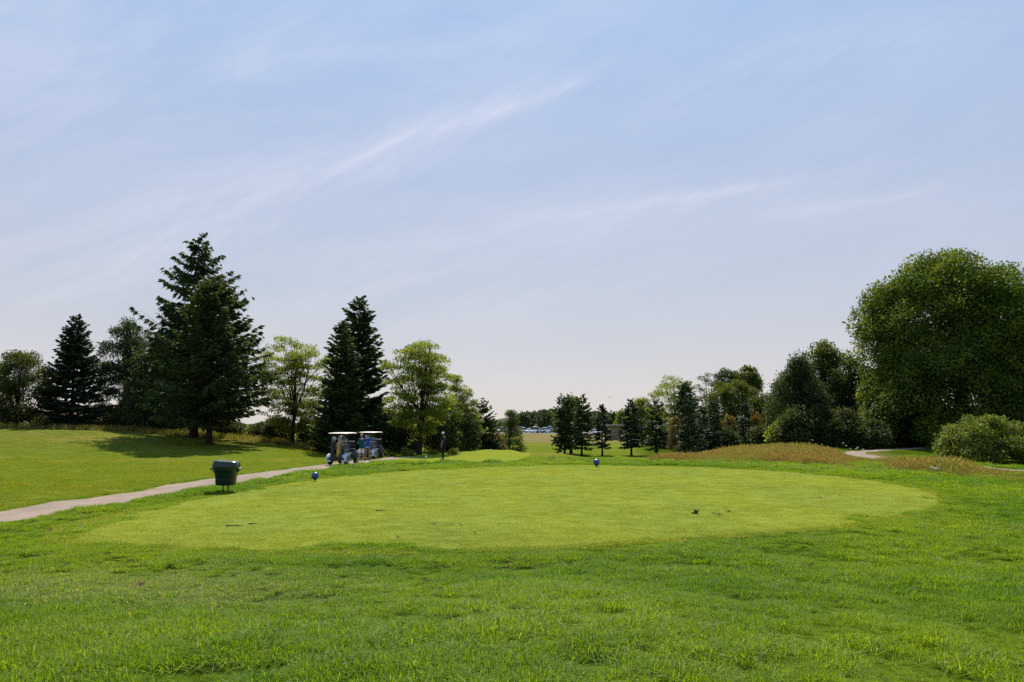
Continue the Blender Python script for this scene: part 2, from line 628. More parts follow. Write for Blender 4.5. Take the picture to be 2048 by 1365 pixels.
tag(blob_sheet('tee_lawn', TEE_C, M['tee'], 0.03), 'closely mown yellow green tee between the two blue ball markers', 'tee', kind='structure')
TEE2 = closed_curve([(-9.2, 54.5), (-6, 53), (-2, 53.5), (0.6, 57), (1.6, 66), (1.6, 76), (-0.5, 80), (-3.2, 78), (-4.2, 72), (-6.5, 66), (-8.6, 60)])
M['tee2'] = tee_mat('second_tee_turf', (0.175, 0.205, 0.022), (0.195, 0.212, 0.022), (0.150, 0.188, 0.022))
tag(blob_sheet('tee_lawn', TEE2, M['tee2'], 0.03), 'mown strip of the farther tee where the person in navy stands', 'tee', kind='structure')
GREEN = closed_curve([(8, 66), (13, 64), (17, 70), (18.5, 84), (18, 100), (14, 107), (8, 104), (6, 90), (6, 76)])
tag(blob_sheet('green', GREEN, M['tee2'], 0.05), 'pale mown green in front of the row of spruces', 'green', kind='structure')

# ------------------------------------------------------------------ grass (stuff): tufts instanced on points


def tuft(n, radius, hgt, width, lean, seed, mat, seedhead=0.0):
    r = np.random.default_rng(seed)
    a = r.uniform(0, 2 * PI, n)
    rad = radius * np.sqrt(r.uniform(0, 1, n))
    P = np.column_stack([rad * np.cos(a), rad * np.sin(a), np.full(n, -0.012)])
    az = r.uniform(0, 2 * PI, n)
    H = hgt * r.uniform(0.5, 1.15, n)
    ln = H * np.abs(r.normal(0, lean, n))
    dirv = np.column_stack([np.cos(az), np.sin(az), np.zeros(n)])
    side = np.column_stack([-np.sin(az + r.normal(0, .6, n)), np.cos(az), np.zeros(n)])
    side = nrm(side)
    W = (width * r.uniform(0.7, 1.3, n))[:, None]
    up = np.array([[0, 0, 1.0]])
    p1 = P + up * (H * 0.55)[:, None] + dirv * (ln * 0.35)[:, None]
    p2 = P + up * (H * 0.92 - ln * 0.25)[:, None] + dirv * ln[:, None]
    V = np.stack([P - side * W / 2, P + side * W / 2, p1 + side * W * 0.42, p1 - side * W * 0.42, p2 + side * W * 0.06, p2 - side * W * 0.06], 1).reshape(-1, 3)
    b = (np.arange(n) * 6)[:, None]
    Q = np.concatenate([b + np.array([[0, 1, 2, 3]]), b + np.array([[3, 2, 4, 5]])])
    if seedhead > 0:
        k = int(n * seedhead)
        hv, hq = cards(p2[:k], np.column_stack([dirv[:k, 0] * .5, dirv[:k, 1] * .5, np.full(k, 1.0)]), side[:k], 0.16, 0.022)
        Q = np.concatenate([Q, hq + len(V)])
        V = np.concatenate([V, hv])
    return bpy.data.objects.new('tuft', np_mesh('tuft', V, Q, mat))


def scatter(name, pts, rot, scl, tilt, variants, mat, label):
    me = bpy.data.meshes.new(name)
    me.vertices.add(len(pts))
    me.vertices.foreach_set('co', np.ascontiguousarray(pts, np.float32).ravel())
    me.materials.append(mat)
    add_attr(me, 'rot', rot)
    add_attr(me, 'scl', scl)
    add_attr(me, 'tilt', tilt)
    o = link(bpy.data.objects.new(name, me))
    tag(o, label, 'grass', kind='stuff')
    ng = bpy.data.node_groups.new(name + '_nodes', 'GeometryNodeTree')
    ng.interface.new_socket('Geometry', in_out='INPUT', socket_type='NodeSocketGeometry')
    ng.interface.new_socket('Geometry', in_out='OUTPUT', socket_type='NodeSocketGeometry')
    gi = ng.nodes.new('NodeGroupInput')
    go = ng.nodes.new('NodeGroupOutput')
    iop = ng.nodes.new('GeometryNodeInstanceOnPoints')
    g2i = ng.nodes.new('GeometryNodeGeometryToInstance')
    for v in variants:
        oi = ng.nodes.new('GeometryNodeObjectInfo')
        oi.inputs['Object'].default_value = v
        oi.inputs['As Instance'].default_value = False
        ng.links.new(oi.outputs['Geometry'], g2i.inputs[0])
    ng.links.new(gi.outputs[0], iop.inputs['Points'])
    ng.links.new(g2i.outputs[0], iop.inputs['Instance'])
    iop.inputs['Pick Instance'].default_value = True

    def attr(nm):
        n = ng.nodes.new('GeometryNodeInputNamedAttribute')
        n.data_type = 'FLOAT'
        n.inputs['Name'].default_value = nm
        return n.outputs[0]
    cx = ng.nodes.new('ShaderNodeCombineXYZ')
    ng.links.new(attr('tilt'), cx.inputs[0])
    ng.links.new(attr('rot'), cx.inputs[2])
    e2r = ng.nodes.new('FunctionNodeEulerToRotation')
    ng.links.new(cx.outputs[0], e2r.inputs[0])
    ng.links.new(e2r.outputs[0], iop.inputs['Rotation'])
    ng.links.new(attr('scl'), iop.inputs['Scale'])
    ng.links.new(iop.outputs[0], go.inputs[0])
    md = o.modifiers.new('scatter', 'NODES')
    md.node_group = ng
    return o


def lumps(x, y):
    return 0.25 * vnoise(x, y, 0.55, 3) + 0.35 * vnoise(x, y, 1.7, 4) + 0.4 * vnoise(x, y, 4.2, 5)


def scatter_pts(n, d0, d1, u0=-0.72, u1=0.72, power=1.0):
    """points spread over a wedge of the course between two distances"""
    t = rng.uniform(0, 1, n)
    d = np.sqrt(d0 ** 2 + (d1 ** 2 - d0 ** 2) * t ** power)
    u = rng.uniform(u0, u1, n)
    return u * d, d


tufts = [tuft(250, 0.13, 0.090, 0.0056, 1.25, 100 + k, M['blade']) for k in range(7)]
bx, by = [], []
for d0, d1, dens in ((4.2, 9, 85), (9, 13, 66), (13, 18, 46), (18, 26, 22), (26, 42, 9), (42, 60, 4.0)):
    area = 0.72 * (d1 ** 2 - d0 ** 2)
    x, y = scatter_pts(int(area * dens), d0, d1)
    bx.append(x)
    by.append(y)
# a dense fringe round the mown edge
ek = rng.integers(0, len(TEE_C), 9000)
eo = np.abs(rng.normal(0, 0.85, 9000)) - 0.25
et = nrm(np.roll(TEE_C, -1, 0) - np.roll(TEE_C, 1, 0))
ec = TEE_C.mean(0)
en = np.stack([-et[:, 1], et[:, 0]], 1)
en *= np.sign(np.sum(en * (TEE_C - ec), 1))[:, None]
ep = TEE_C[ek] + en[ek] * eo[:, None] + rng.normal(0, 0.18, (9000, 2))
bx.append(ep[:, 0])
by.append(ep[:, 1])
bx, by = np.concatenate(bx), np.concatenate(by)
dT = dist_poly(bx, by, TEE_C)
inT = inside(bx, by, TEE_C)
keep = ~(inT & (dT > 0.08 + 0.7 * vnoise(bx, by, 0.9, 11) ** 2 + 0.9 * vnoise(bx, by, 0.3, 12) ** 3))
keep &= ~inside(bx, by, TEE2) & ~inside(bx, by, GREEN)
dP = dist_curve(bx, by, PC)
keep &= (dP > 1.12) & (dist_curve(bx, by, RC) > 1.1)
keep &= ~((side_of_path(bx, by) > 0) & (dP > 1.5))
ux = bx / by
keep &= ~((by > 50) & (ux > -0.12) & (rng.uniform(0, 1, len(bx)) > 0.3))
bx, by, dT = bx[keep], by[keep], dT[keep]
lm = lumps(bx, by)
kk = rng.uniform(0, 1, len(bx)) < 0.66 + 0.7 * S((lm - 0.28) / 0.36)
bx, by, dT, lm = bx[kk], by[kk], dT[kk], lm[kk]
size = (0.42 + 1.15 * S((lm - 0.27) / 0.40)) * rng.uniform(0.8, 1.2, len(bx))
size *= np.where(by < 18, 1.0, np.minimum(1.0 + (by - 18) / 30, 1.7))
size *= np.clip(0.42 + dT / 1.6, 0.42, 1.0)
size *= np.where(side_of_path(bx, by) > 0, 0.55, 1.0)
worn = np.exp(-((bx + 4.8) / 4.5) ** 2 - ((by - 13.2) / 1.6) ** 2)
size *= 1 - 0.45 * worn
scatter('grass', np.column_stack([bx, by, h(bx, by)]), rng.uniform(0, 2 * PI, len(bx)), size, rng.normal(0, 0.12, len(bx)), tufts, M['blade'], 'shaggy green rough grass around the mown tee')

# close mown blades of the tee itself
M['mown'] = blade_mat('mown_blade', (0.225, 0.272, 0.044), (0.300, 0.322, 0.036), (0.40, 0.38, 0.17), 0.55, straws=0.05, dark=(0.165, 0.215, 0.030))
mtufts = [tuft(170, 0.30, 0.026, 0.0085, 0.8, 400 + k, M['mown']) for k in range(5)]
tx_, ty_ = [], []
for d0, d1, dens in ((14, 19, 34), (19, 25, 22), (25, 34, 14), (34, 48, 8)):
    area = 0.72 * (d1 ** 2 - d0 ** 2)
    x, y = scatter_pts(int(area * dens), d0, d1)
    tx_.append(x)
    ty_.append(y)
tx_, ty_ = np.concatenate(tx_), np.concatenate(ty_)
kk = inside(tx_, ty_, TEE_C) 
tx_, ty_ = tx_[kk], ty_[kk]
scatter('mown_grass', np.column_stack([tx_, ty_, h(tx_, ty_) + 0.03]), rng.uniform(0, 2 * PI, len(tx_)), rng.uniform(0.75, 1.2, len(tx_)) * (1 + 0.25 * S((ty_ - 20) / 20)), rng.normal(0, 0.03, len(tx_)), mtufts, M['mown'], 'short mown blades covering the near tee')

M['lawn_blade'] = blade_mat('lawn_blade', (0.160, 0.225, 0.013), (0.255, 0.265, 0.020), (0.34, 0.30, 0.10), 0.55, dark=(0.115, 0.170, 0.012), straws=0.04)
ltufts = [tuft(150, 0.34, 0.045, 0.011, 0.8, 430 + k, M['lawn_blade']) for k in range(5)]
lx_, ly_ = [], []
for d0, d1, dens in ((14, 24, 16), (24, 36, 10), (36, 52, 5.5), (52, 76, 3.2)):
    x, y = scatter_pts(int(0.36 * (d1 ** 2 - d0 ** 2) * dens), d0, d1, -0.72, 0.0)
    lx_.append(x)
    ly_.append(y)
lx_, ly_ = np.concatenate(lx_), np.concatenate(ly_)
kk = (side_of_path(lx_, ly_) > 1.15) & (dist_curve(lx_, ly_, PC) > 1.15) & (lx_ < -9)
lx_, ly_ = lx_[kk], ly_[kk]
scatter('lawn_grass', np.column_stack([lx_, ly_, h(lx_, ly_)]), rng.uniform(0, 2 * PI, len(lx_)), rng.uniform(0.7, 1.2, len(lx_)) * (0.75 + 0.5 * vnoise(lx_, ly_, 0.8, 61)), rng.normal(0, 0.04, len(lx_)), ltufts, M['lawn_blade'], 'mown grass blades on the rising lawn left of the path')

# tall brown grass bank
FES = np.array([flat(1295, 917), flat(1400, 920), flat(1500, 925), flat(1650, 932), flat(1800, 943), flat(1930, 955), flat(2060, 970), (23.0, 30.5), (25.0, 33), (24.6, 40), (24.3, 47), (24.2, 54), (24.4, 60), (24.2, 66), (20, 71), (15, 72), (12.2, 69), (11.2, 63)])
FES_C = closed_curve(FES, 6)
ftufts = [tuft(46, 0.20, 0.34, 0.008, 0.6, 300 + k, M['fescue'], 0.5) for k in range(5)]
fx = rng.uniform(9, 28, 16000)
fy = rng.uniform(30, 73, 16000)
dF = dist_poly(fx, fy, FES_C)
kk = inside(fx, fy, FES_C) & (dist_curve(fx, fy, RC) > 1.05) & (rng.uniform(0, 1, len(fx)) < 0.25 + 1.1 * vnoise(fx, fy, 0.5, 21))
fx, fy, dF = fx[kk], fy[kk], dF[kk]
fs = (0.55 + 0.7 * vnoise(fx, fy, 0.35, 22)) * rng.uniform(0.7, 1.25, len(fx)) * np.clip(0.5 + dF / 1.6, 0.5, 1) * (1 - 0.55 * S((fx / fy - 0.385) / 0.02) * (1 - S((fx / fy - 0.435) / 0.03)) - 0.42 * S((fx / fy - 0.535) / 0.03) + 0.25 * S((fx / fy - 0.445) / 0.02) * (1 - S((fx / fy - 0.53) / 0.03)))
scatter('tall_grass', np.column_stack([fx, fy, h(fx, fy)]), rng.uniform(0, 2 * PI, len(fx)), fs, rng.normal(0, 0.12, len(fx)), ftufts, M['fescue'], 'tall rust brown and straw coloured grass on the bank beside the tee')
# seeding meadow grass on the crest below the left trees
mx_ = rng.uniform(-56, -14, 5000)
my_ = rng.uniform(77, 88, 5000)
kk = rng.uniform(0, 1, len(mx_)) < 0.6 * vnoise(mx_, my_, 0.4, 23)
mx_, my_ = mx_[kk], my_[kk]
M['meadow'] = blade_mat('meadow_blade', (0.16, 0.17, 0.04), (0.25, 0.21, 0.06), (0.34, 0.29, 0.11), 0.45, straws=0.2)
mt = [tuft(40, 0.22, 0.42, 0.012, 0.5, 330 + k, M['meadow'], 0.4) for k in range(4)]
scatter('meadow_grass', np.column_stack([mx_, my_, h(mx_, my_)]), rng.uniform(0, 2 * PI, len(mx_)), rng.uniform(0.6, 1.2, len(mx_)), rng.normal(0, 0.1, len(mx_)), mt, M['meadow'], 'unmown yellowish grass along the crest below the dark conifers')


# ------------------------------------------------------------------ trees
def conifer_parts(H, zb, R0, seed, shape=1.0, whorl=0.38, per=7, droop=0.25, spray=(0.42, 0.13), hang=0.35, dens=1.0, gap=0.0, rag=0.18, lowround=0.12, jit=0.55, cap=9.9, prof=None, upk=0.75, turn=0.10):
    """trunk and branch sprays of a conifer in local coordinates"""
    r = np.random.default_rng(seed)
    T = Acc()
    lean = r.normal(0, 0.006, 2)
    zz = np.linspace(-0.3, H * 0.97, 10)
    pts = np.column_stack([lean[0] * zz * zz / H, lean[1] * zz * zz / H, zz])
    rb = 0.018 * H + 0.02
    V, Q = tube(pts, rb * (1 - zz / H).clip(0.03, 1) * np.where(zz < 0.2, 1.35, 1), 8)
    T.add(V, Q)
    P_, D_, N_, L_, W_ = [], [], [], [], []
    z = zb
    k = 0
    az0 = r.uniform(0, 6.28)
    while z < H - 0.12:
        t = (z - zb) / (H - zb)
        Rr = R0 * ((1 - t) ** shape if prof is None else float(np.interp(t, [p[0] for p in prof], [p[1] for p in prof])))
        Rr = min(Rr, R0 * cap) * min(1.0, 0.72 + t / max(lowround, 1e-3) * 0.28)
        m = max(3, int(per * (0.6 + 0.4 * (1 - t)) + 0.5))
        for b in range(m):
            if r.uniform() < gap:
                continue
            az = az0 + 2 * PI * b / m + r.normal(0, 0.28)
            Lb = max(0.18, Rr * (1 + float(np.clip(r.normal(0, rag), -0.35, 0.16))) + 0.04)
            if r.uniform() < 0.06:
                Lb *= 1.10
            up = upk * t ** 1.5 - droop * (1 - t) + r.normal(0, 0.10)
            zj = r.normal(0, whorl * jit)
            ns = max(4, int(Lb / 0.125 * dens))
            s = np.sort(r.uniform(0.08, 1.0, ns))
            s[-1] = 1.0
            out = np.array([math.cos(az), math.sin(az), 0.0])
            sag = -droop * 0.55 * (s - s * s) * Lb + turn * Lb * s ** 3
            B = out[None] * (s * Lb)[:, None] + np.array([[0, 0, 1.0]]) * (up * s * Lb + sag + z + zj)[:, None]
            if Lb > 0.9:
                bp = np.linspace(0, 1, 4)
                bz = up * bp * Lb - droop * 0.55 * (bp - bp * bp) * Lb + turn * Lb * bp ** 3 + z + zj
                V, Q = tube(np.column_stack([out[0] * bp * Lb * 0.9, out[1] * bp * Lb * 0.9, bz - 0.05 * hang * Lb * bp]), (0.010 + 0.008 * Lb) * (1 - bp * 0.9), 4)
                T.add(V, Q)
            side = np.array([-math.sin(az), math.cos(az), 0.0])
            for sg in (-1, 1, 0):
                n = ns
                ang = r.uniform(0.45, 1.15, n) * sg + (r.normal(0, 0.25, n) if sg == 0 else 0)
                d = out[None] * np.cos(ang)[:, None] + side[None] * np.sin(ang)[:, None]
                d = d + np.array([[0, 0, 1.0]]) * (up * 0.6 - hang * r.uniform(0.2, 1.4, n))[:, None]
                nn = np.array([[0, 0, 0.35]]) + r.normal(0, 1.0, (n, 3))
                lat = (1 - s) * Lb * 0.30 * abs(sg)
                q = B + d * (lat * r.uniform(0.0, 1.0, n))[:, None]
                P_.append(q)
                D_.append(d)
                N_.append(nn)
                L_.append(spray[0] * r.uniform(0.6, 1.35, n) * (0.55 + 0.45 * min(1, Lb / 1.2)))
                W_.append(spray[1] * 1.35 * r.uniform(0.7, 1.4, n))
        z += whorl * r.uniform(0.75, 1.25) * (0.65 + 0.35 * (1 - t))
        az0 += 0.7
        k += 1
    # leader
    n = 14
    P_.append(np.column_stack([r.normal(0, 0.03, n), r.normal(0, 0.03, n), np.linspace(H - 0.9, H - 0.1, n)]))
    a = r.uniform(0, 6.28, n)
    D_.append(np.column_stack([np.cos(a) * .6, np.sin(a) * .6, np.ones(n)]))
    N_.append(r.normal(0, 1, (n, 3)))
    L_.append(np.full(n, spray[0] * 0.7))
    W_.append(np.full(n, spray[1] * 0.8))
    V, Q = cards(np.concatenate(P_), np.concatenate(D_), np.concatenate(N_), np.concatenate(L_), np.concatenate(W_), 0.05)
    return T.get(), (V, Q)


def tree_obj(name, label, cat, x, y, parts, leafm, barkm, group=None, rz=0.0):
    o = thing(name, label, cat, (x, y, float(h(x, y)) - 0.03), rz, group)
    (tv, tq), (cv, cq) = parts
    obj_np('trunk', tv, tq, barkm, o, True)
    obj_np('crown', cv, cq, leafm, o)
    return o


def conifer(name, label, cat, px, d, top, hw, seed, mat='spruce', zb=0.6, group=None, bark='bark', **kw):
    x = at(px, d)
    z0 = float(h(x, d))
    H = ztop(top, d) - z0
    R0 = hw * d / F
    return tree_obj(name, label, cat, x, d, conifer_parts(H, zb, R0, seed, **kw), M[mat], M[bark], group)


ROUND = [(0, .35), (.12, .72), (.3, .96), (.5, 1), (.7, .88), (.85, .62), (.95, .32), (1, .08)]
LOC = [(0, .35), (.15, .72), (.35, .95), (.6, 1), (.8, .86), (.92, .55), (1, .2)]
VASE = [(0, .18), (.15, .45), (.35, .75), (.6, .95), (.78, 1), (.9, .75), (1, .25)]
MAPLE = [(0, .90), (.1, .95), (.3, .97), (.45, 1), (.6, .94), (.75, .81), (.87, .61), (.95, .38), (1, .1)]
DOME = [(0, .80), (.1, .93), (.3, 1), (.55, .97), (.75, .85), (.88, .64), (.96, .38), (1, .12)]
EGG = [(0, .5), (.15, .85), (.35, 1), (.6, .85), (.8, .55), (.93, .28), (1, .06)]


def broad_parts(H, zb, R0, seed, prof=ROUND, clumps=120, leaves=160, rc=0.7, leaf=0.2, flatz=0.8, shell=0.55, lump=0.28, limbs=9, tr=None, stems=1, wide=0.75, leaf_up=0.6, ry=None, puff=3.2):
    r = np.random.default_rng(seed)
    T = Acc()
    tr = tr or (0.02 * H + 0.03)
    pt = np.array([p[0] for p in prof])
    pr = np.array([p[1] for p in prof])
    # lumpy envelope
    ph = r.uniform(0, 6.28, 8)

    def env(t, a):
        e = np.interp(t, pt, pr)
        l = np.sin(2 * a + ph[0] + 3 * t) * .35 + np.sin(3 * a + ph[1] - 5 * t) * .35 + np.sin(5 * a + ph[2] + 9 * t) * .3 + np.sin(7 * a + ph[3] - 14 * t) * .25
        return R0 * e * (1 + lump * l * 0.8)
    t = r.uniform(0, 1, clumps * 4)
    w = np.interp(t, pt, pr)
    t = t[r.uniform(0, 1, len(t)) < w][:clumps]
    n = len(t)
    a = r.uniform(0, 2 * PI, n)
    q = np.where(r.uniform(0, 1, n) < shell, r.uniform(0.82, 1.0, n), np.sqrt(r.uniform(0.02, 0.8, n)))
    rad = np.maximum(env(t, a) - rc * 0.55, 0.05) * q
    ryf = 1.0 if ry is None else ry
    topz = H - rc * flatz * 0.7
    Cn = np.column_stack([rad * np.cos(a), rad * np.sin(a) * ryf, zb + rc * flatz * .4 + t * (topz - zb - rc * flatz * .4)])
    # trunk, stems and limbs
    fork = zb + 0.12 * (H - zb)
    for s in range(stems):
        a0 = r.uniform(0, 6.28)
        off = 0.0 if stems == 1 else 0.5 * tr * 2.2
        b0 = np.array([math.cos(a0) * off, math.sin(a0) * off, -0.25])
        topc = np.array([math.cos(a0), math.sin(a0), 0]) * (R0 * (0.12 if stems == 1 else 0.35)) + np.array([0, 0, H * (0.80 if stems == 1 else 0.72)])
        zz = np.linspace(0, 1, 9)
        pts = b0[None] * (1 - zz)[:, None] + topc[None] * zz[:, None] + np.column_stack([np.sin(zz * 5 + a0) * .02 * H, np.cos(zz * 4 + a0) * .015 * H, 0 * zz]) * zz[:, None]
        V, Q = tube(pts, tr * np.array([1.5, 1.05, .92, .8, .66, .5, .34, .2, .08]) / (1 if stems == 1 else 1.5), 8)
        T.add(V, Q)
        far = np.argsort(-np.linalg.norm(Cn - np.array([0, 0, fork]), axis=1) * r.uniform(0.6, 1, n))[:limbs]
        for i in far:
            zi = r.uniform(0.25, 0.62)
            j0 = np.array([np.interp(zi, zz, pts[:, c]) for c in range(3)])
            e = Cn[i]
            ss = np.linspace(0, 1, 6)
            mid = (j0 + e) / 2 + np.array([0, 0, -0.06 * H]) + r.normal(0, 0.03 * H, 3)
            cur = (1 - ss)[:, None] ** 2 * j0 + 2 * ((1 - ss) * ss)[:, None] * mid + ss[:, None] ** 2 * e
            V, Q = tube(cur, tr * 0.42 * (1 - ss * 0.88), 5)
            T.add(V, Q)
            for _ in range(2):
                s0 = r.uniform(0.4, 0.8)
                k0 = np.array([np.interp(s0, ss, cur[:, c]) for c in range(3)])
                k1 = Cn[np.argmin(np.linalg.norm(Cn - (k0 + r.normal(0, 0.16 * H, 3)), axis=1))]
                cu = k0[None] * (1 - ss)[:, None] + k1[None] * ss[:, None] + np.array([[0, 0, .04 * H]]) * (ss * (1 - ss))[:, None]
                V, Q = tube(cu, tr * 0.17 * (1 - ss * 0.85), 4)
                T.add(V, Q)
    # leaves in the clumps
    sz = r.uniform(0.6, 1.35, n)
    k = np.maximum(8, (leaves * sz ** 2 * r.uniform(0.6, 1.3, n))).astype(int)
    idx = np.repeat(np.arange(n), k)
    m = len(idx)
    g = r.normal(0, 1, (m, 3))
    g = nrm(g) * (r.uniform(0, 1, m) ** (1 / puff))[:, None]
    g[:, 2] *= flatz
    P = Cn[idx] + g * (rc * sz[idx])[:, None] + r.normal(0, rc * .10, (m, 3))
    outd = P - np.array([0, 0, zb + 0.35 * (H - zb)])
    D = nrm(outd) * 0.8 + r.normal(0, 0.7, (m, 3)) + np.array([[0, 0, -0.25]])
    Nn = np.array([[0, 0, leaf_up]]) + nrm(outd) * 0.35 + r.normal(0, 0.55, (m, 3))
    Lf = leaf * r.uniform(0.65, 1.35, m)
    V, Q = cards(P, D, Nn, Lf, Lf * wide * r.uniform(0.8, 1.2, m), 0.10)
    return T.get(), (V, Q)


def broad(name, label, cat, px, d, top, hw, seed, mat, zb=1.5, group=None, bark='bark', dy=0.0, **kw):
    x = at(px, d)
    z0 = float(h(x, d))
    H = ztop(top, d) - z0
    return tree_obj(name, label, cat, x, d, broad_parts(H, zb, hw * d / F, seed, **kw), M[mat], M[bark], group)


GL = 'conifers on the left rise'
# --- left group
broad('orchard_tree', 'round olive green broadleaf tree at the far left edge, beside the tiered spruce', 'tree', 30, 82, 692, 72, 11, 'olive', zb=0.5, clumps=220, leaves=150, rc=0.62, leaf=0.17, prof=ROUND, shell=.6, lump=.2)
conifer('spruce_tree', 'small dark bluish spruce with level tiers of branches, second tree from the left edge', 'tree', 142, 84, 632, 66, 12, 'spruce_blue', zb=0.4, group=GL, jit=0.22, shape=0.78, whorl=0.50, per=11, droop=0.12, hang=0.3, spray=(0.42, 0.15), dens=1.7)
broad('pine_tree', 'soft dark pine with a rounded top between the tiered spruce and the tallest spruce', 'tree', 247, 88, 634, 72, 13, 'pine', zb=0.3, clumps=230, leaves=120, rc=0.75, leaf=0.30, wide=0.28, flatz=0.5, prof=EGG, shell=.55, lump=.3, group=GL)
broad('pine_tree', 'dark shaggy pine tucked against the left flank of the tallest spruce', 'tree', 312, 84, 672, 64, 14, 'pine', zb=0.2, clumps=190, leaves=120, rc=0.75, leaf=0.30, wide=0.28, flatz=0.5, prof=EGG, shell=.5, lump=.3, group=GL)
conifer('spruce_tree', 'tallest spruce on the left with a ragged spire and drooping boughs', 'tree', 388, 77, 468, 116, 15, 'spruce', zb=1.9, group=GL, prof=[(0, .85), (.25, .98), (.5, .84), (.6, .74), (.67, .60), (.76, .46), (.82, .36), (.88, .24), (.95, .10), (1, .02)], upk=0.30, whorl=0.62, per=8, droop=0.10, hang=0.9, spray=(0.52, 0.13), dens=1.5, gap=0.2, rag=0.3, jit=0.3, turn=0.16)
conifer('spruce_tree', 'broad dense spruce in front of the tallest spruce, bare trunk in its own shadow', 'tree', 419, 69, 562, 138, 16, 'spruce_light', zb=2.3, group=GL, shape=0.78, cap=0.86, whorl=0.40, per=9, droop=0.06, hang=0.45, spray=(0.44, 0.14), dens=1.25, gap=0.05, rag=0.16, lowround=0.2)
for k, (px, d, top, hw, lab) in enumerate([
        (95, 90, 815, 40, 'low dark bush between the olive broadleaf tree and the tiered spruce'),
        (200, 90, 808, 45, 'low dark bush between the tiered spruce and the soft pine'),
        (275, 92, 790, 45, 'low dark bush below the two shaggy pines'),
        (345, 84, 806, 40, 'low dark bush left of the tallest spruce trunk'),
        (455, 84, 838, 34, 'low bush right of the tallest spruce trunk')]):
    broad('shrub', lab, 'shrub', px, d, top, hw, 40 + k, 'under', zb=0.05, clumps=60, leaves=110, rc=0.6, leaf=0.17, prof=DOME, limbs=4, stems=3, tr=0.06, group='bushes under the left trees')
# --- locusts and spruces behind the carts
broad('locust_tree', 'airy light green locust tree left of the pair of dark spruces', 'tree', 586, 80, 672, 76, 21, 'locust', zb=1.4, clumps=205, leaves=105, rc=0.74, leaf=0.25, wide=0.38, flatz=0.22, prof=LOC, shell=.5, lump=.5, limbs=16, tr=0.19, leaf_up=1.3, group='light green locust trees')
conifer('spruce_tree', 'shorter and narrower of the two dark spruces behind the golf carts', 'tree', 680, 71, 648, 56, 22, 'spruce_light', zb=0.9, shape=0.66, whorl=0.36, per=9, droop=-0.12, hang=0.30, spray=(0.40, 0.13), dens=1.25, group='dark spruces behind the carts', rag=0.14)
conifer('spruce_tree', 'taller of the two dark spruces behind the golf carts', 'tree', 713, 77, 597, 74, 23, 'spruce', zb=0.8, shape=0.66, whorl=0.42, per=9, droop=-0.15, hang=0.35, spray=(0.46, 0.15), dens=1.25, group='dark spruces behind the carts', gap=0.06, rag=0.2)
broad('locust_tree', 'airy light green locust tree with a dark forked trunk, left of the person in navy', 'tree', 838, 68, 680, 74, 24, 'locust', zb=1.5, clumps=205, leaves=105, rc=0.66, leaf=0.23, wide=0.38, flatz=0.22, prof=LOC, shell=.5, lump=.5, limbs=16, tr=0.20, leaf_up=1.3, group='light green locust trees')
broad('locust_sapling', 'slender light green sapling just right of the forked locust', 'tree', 912, 80, 744, 38, 25, 'locust', zb=0.3, clumps=150, leaves=85, rc=0.5, leaf=0.2, wide=0.36, flatz=0.32, prof=EGG, limbs=8, tr=0.09, leaf_up=1.3)
broad('locust_sapling', 'short yellow green sapling beside the small dark conifer', 'tree', 936, 79, 774, 30, 26, 'locust', zb=0.3, clumps=100, leaves=85, rc=0.45, leaf=0.18, wide=0.36, flatz=0.35, prof=EGG, limbs=6, tr=0.07, leaf_up=1.2)
conifer('fir_tree', 'small dark conifer at the right end of the thicket behind the person in navy', 'tree', 966, 82, 808, 38, 27, 'spruce', zb=0.2, shape=0.6, whorl=0.34, per=8, droop=0.0, hang=0.2, spray=(0.36, 0.13), dens=1.2)
broad('larch_tree', 'small feathery grey green larch in front of the parked cars', 'tree', 1021, 92, 820, 42, 28, 'olive', zb=0.1, clumps=120, leaves=70, rc=0.55, leaf=0.24, wide=0.3, flatz=0.45, prof=[(0, 1), (.2, .9), (.45, .6), (.7, .42), (.85, .3), (1, .12)], limbs=10, tr=0.09, lump=.3)
UND = [(520, 86, 845, 28, 'under', 'dark bush at the left end of the thicket, below the broad spruce'),
       (555, 84, 828, 34, 'under', 'dark bush under the left side of the left locust'),
       (628, 84, 826, 36, 'under', 'dark bush between the left locust and the shorter dark spruce'),
       (655, 78, 846, 28, 'under', 'dark bush just behind the left golf cart'),
       (775, 74, 812, 34, 'under', 'dark bush right of the taller dark spruce'),
       (808, 74, 828, 30, 'under', 'dark bush left of the forked locust trunk'),
       (862, 73, 806, 32, 'under', 'dark bush right of the forked locust trunk'),
       (896, 75, 802, 34, 'oak', 'mid green leafy bush behind the person in navy'),
       (932, 77, 826, 32, 'under', 'dark bush right of the person in navy'),
       (985, 84, 862, 26, 'rust', 'brownish bush between the small conifer and the larch'),
       (735, 82, 800, 40, 'under', 'dark bush between the two dark spruces and the forked locust, behind the carts')]
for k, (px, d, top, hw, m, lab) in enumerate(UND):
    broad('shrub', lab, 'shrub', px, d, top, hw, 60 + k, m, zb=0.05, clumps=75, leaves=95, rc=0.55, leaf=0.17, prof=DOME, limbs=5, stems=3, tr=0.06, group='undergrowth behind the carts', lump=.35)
for k, (px, d, top, hw, lab) in enumerate([
        (785, 62.5, 906, 7, 'tiny yellow green weed right of the far golf cart'),
        (812, 63, 895, 10, 'tall yellow green weed clump left of the forked locust trunk'),
        (822, 62.4, 902, 7, 'small yellow green weed against the forked locust trunk'),
        (866, 65, 899, 8, 'yellow green weed between the forked locust and the person in navy'),
        (908, 66, 897, 12, 'wide yellow green weed clump right of the person in navy')]):
    broad('weed_plant', lab, 'plant', px, d, top, hw, 90 + k, 'lime', zb=0.0, clumps=26, leaves=26, rc=0.16, leaf=0.16, wide=0.3, prof=DOME, limbs=5, stems=3, tr=0.02, group='weeds beside the path')

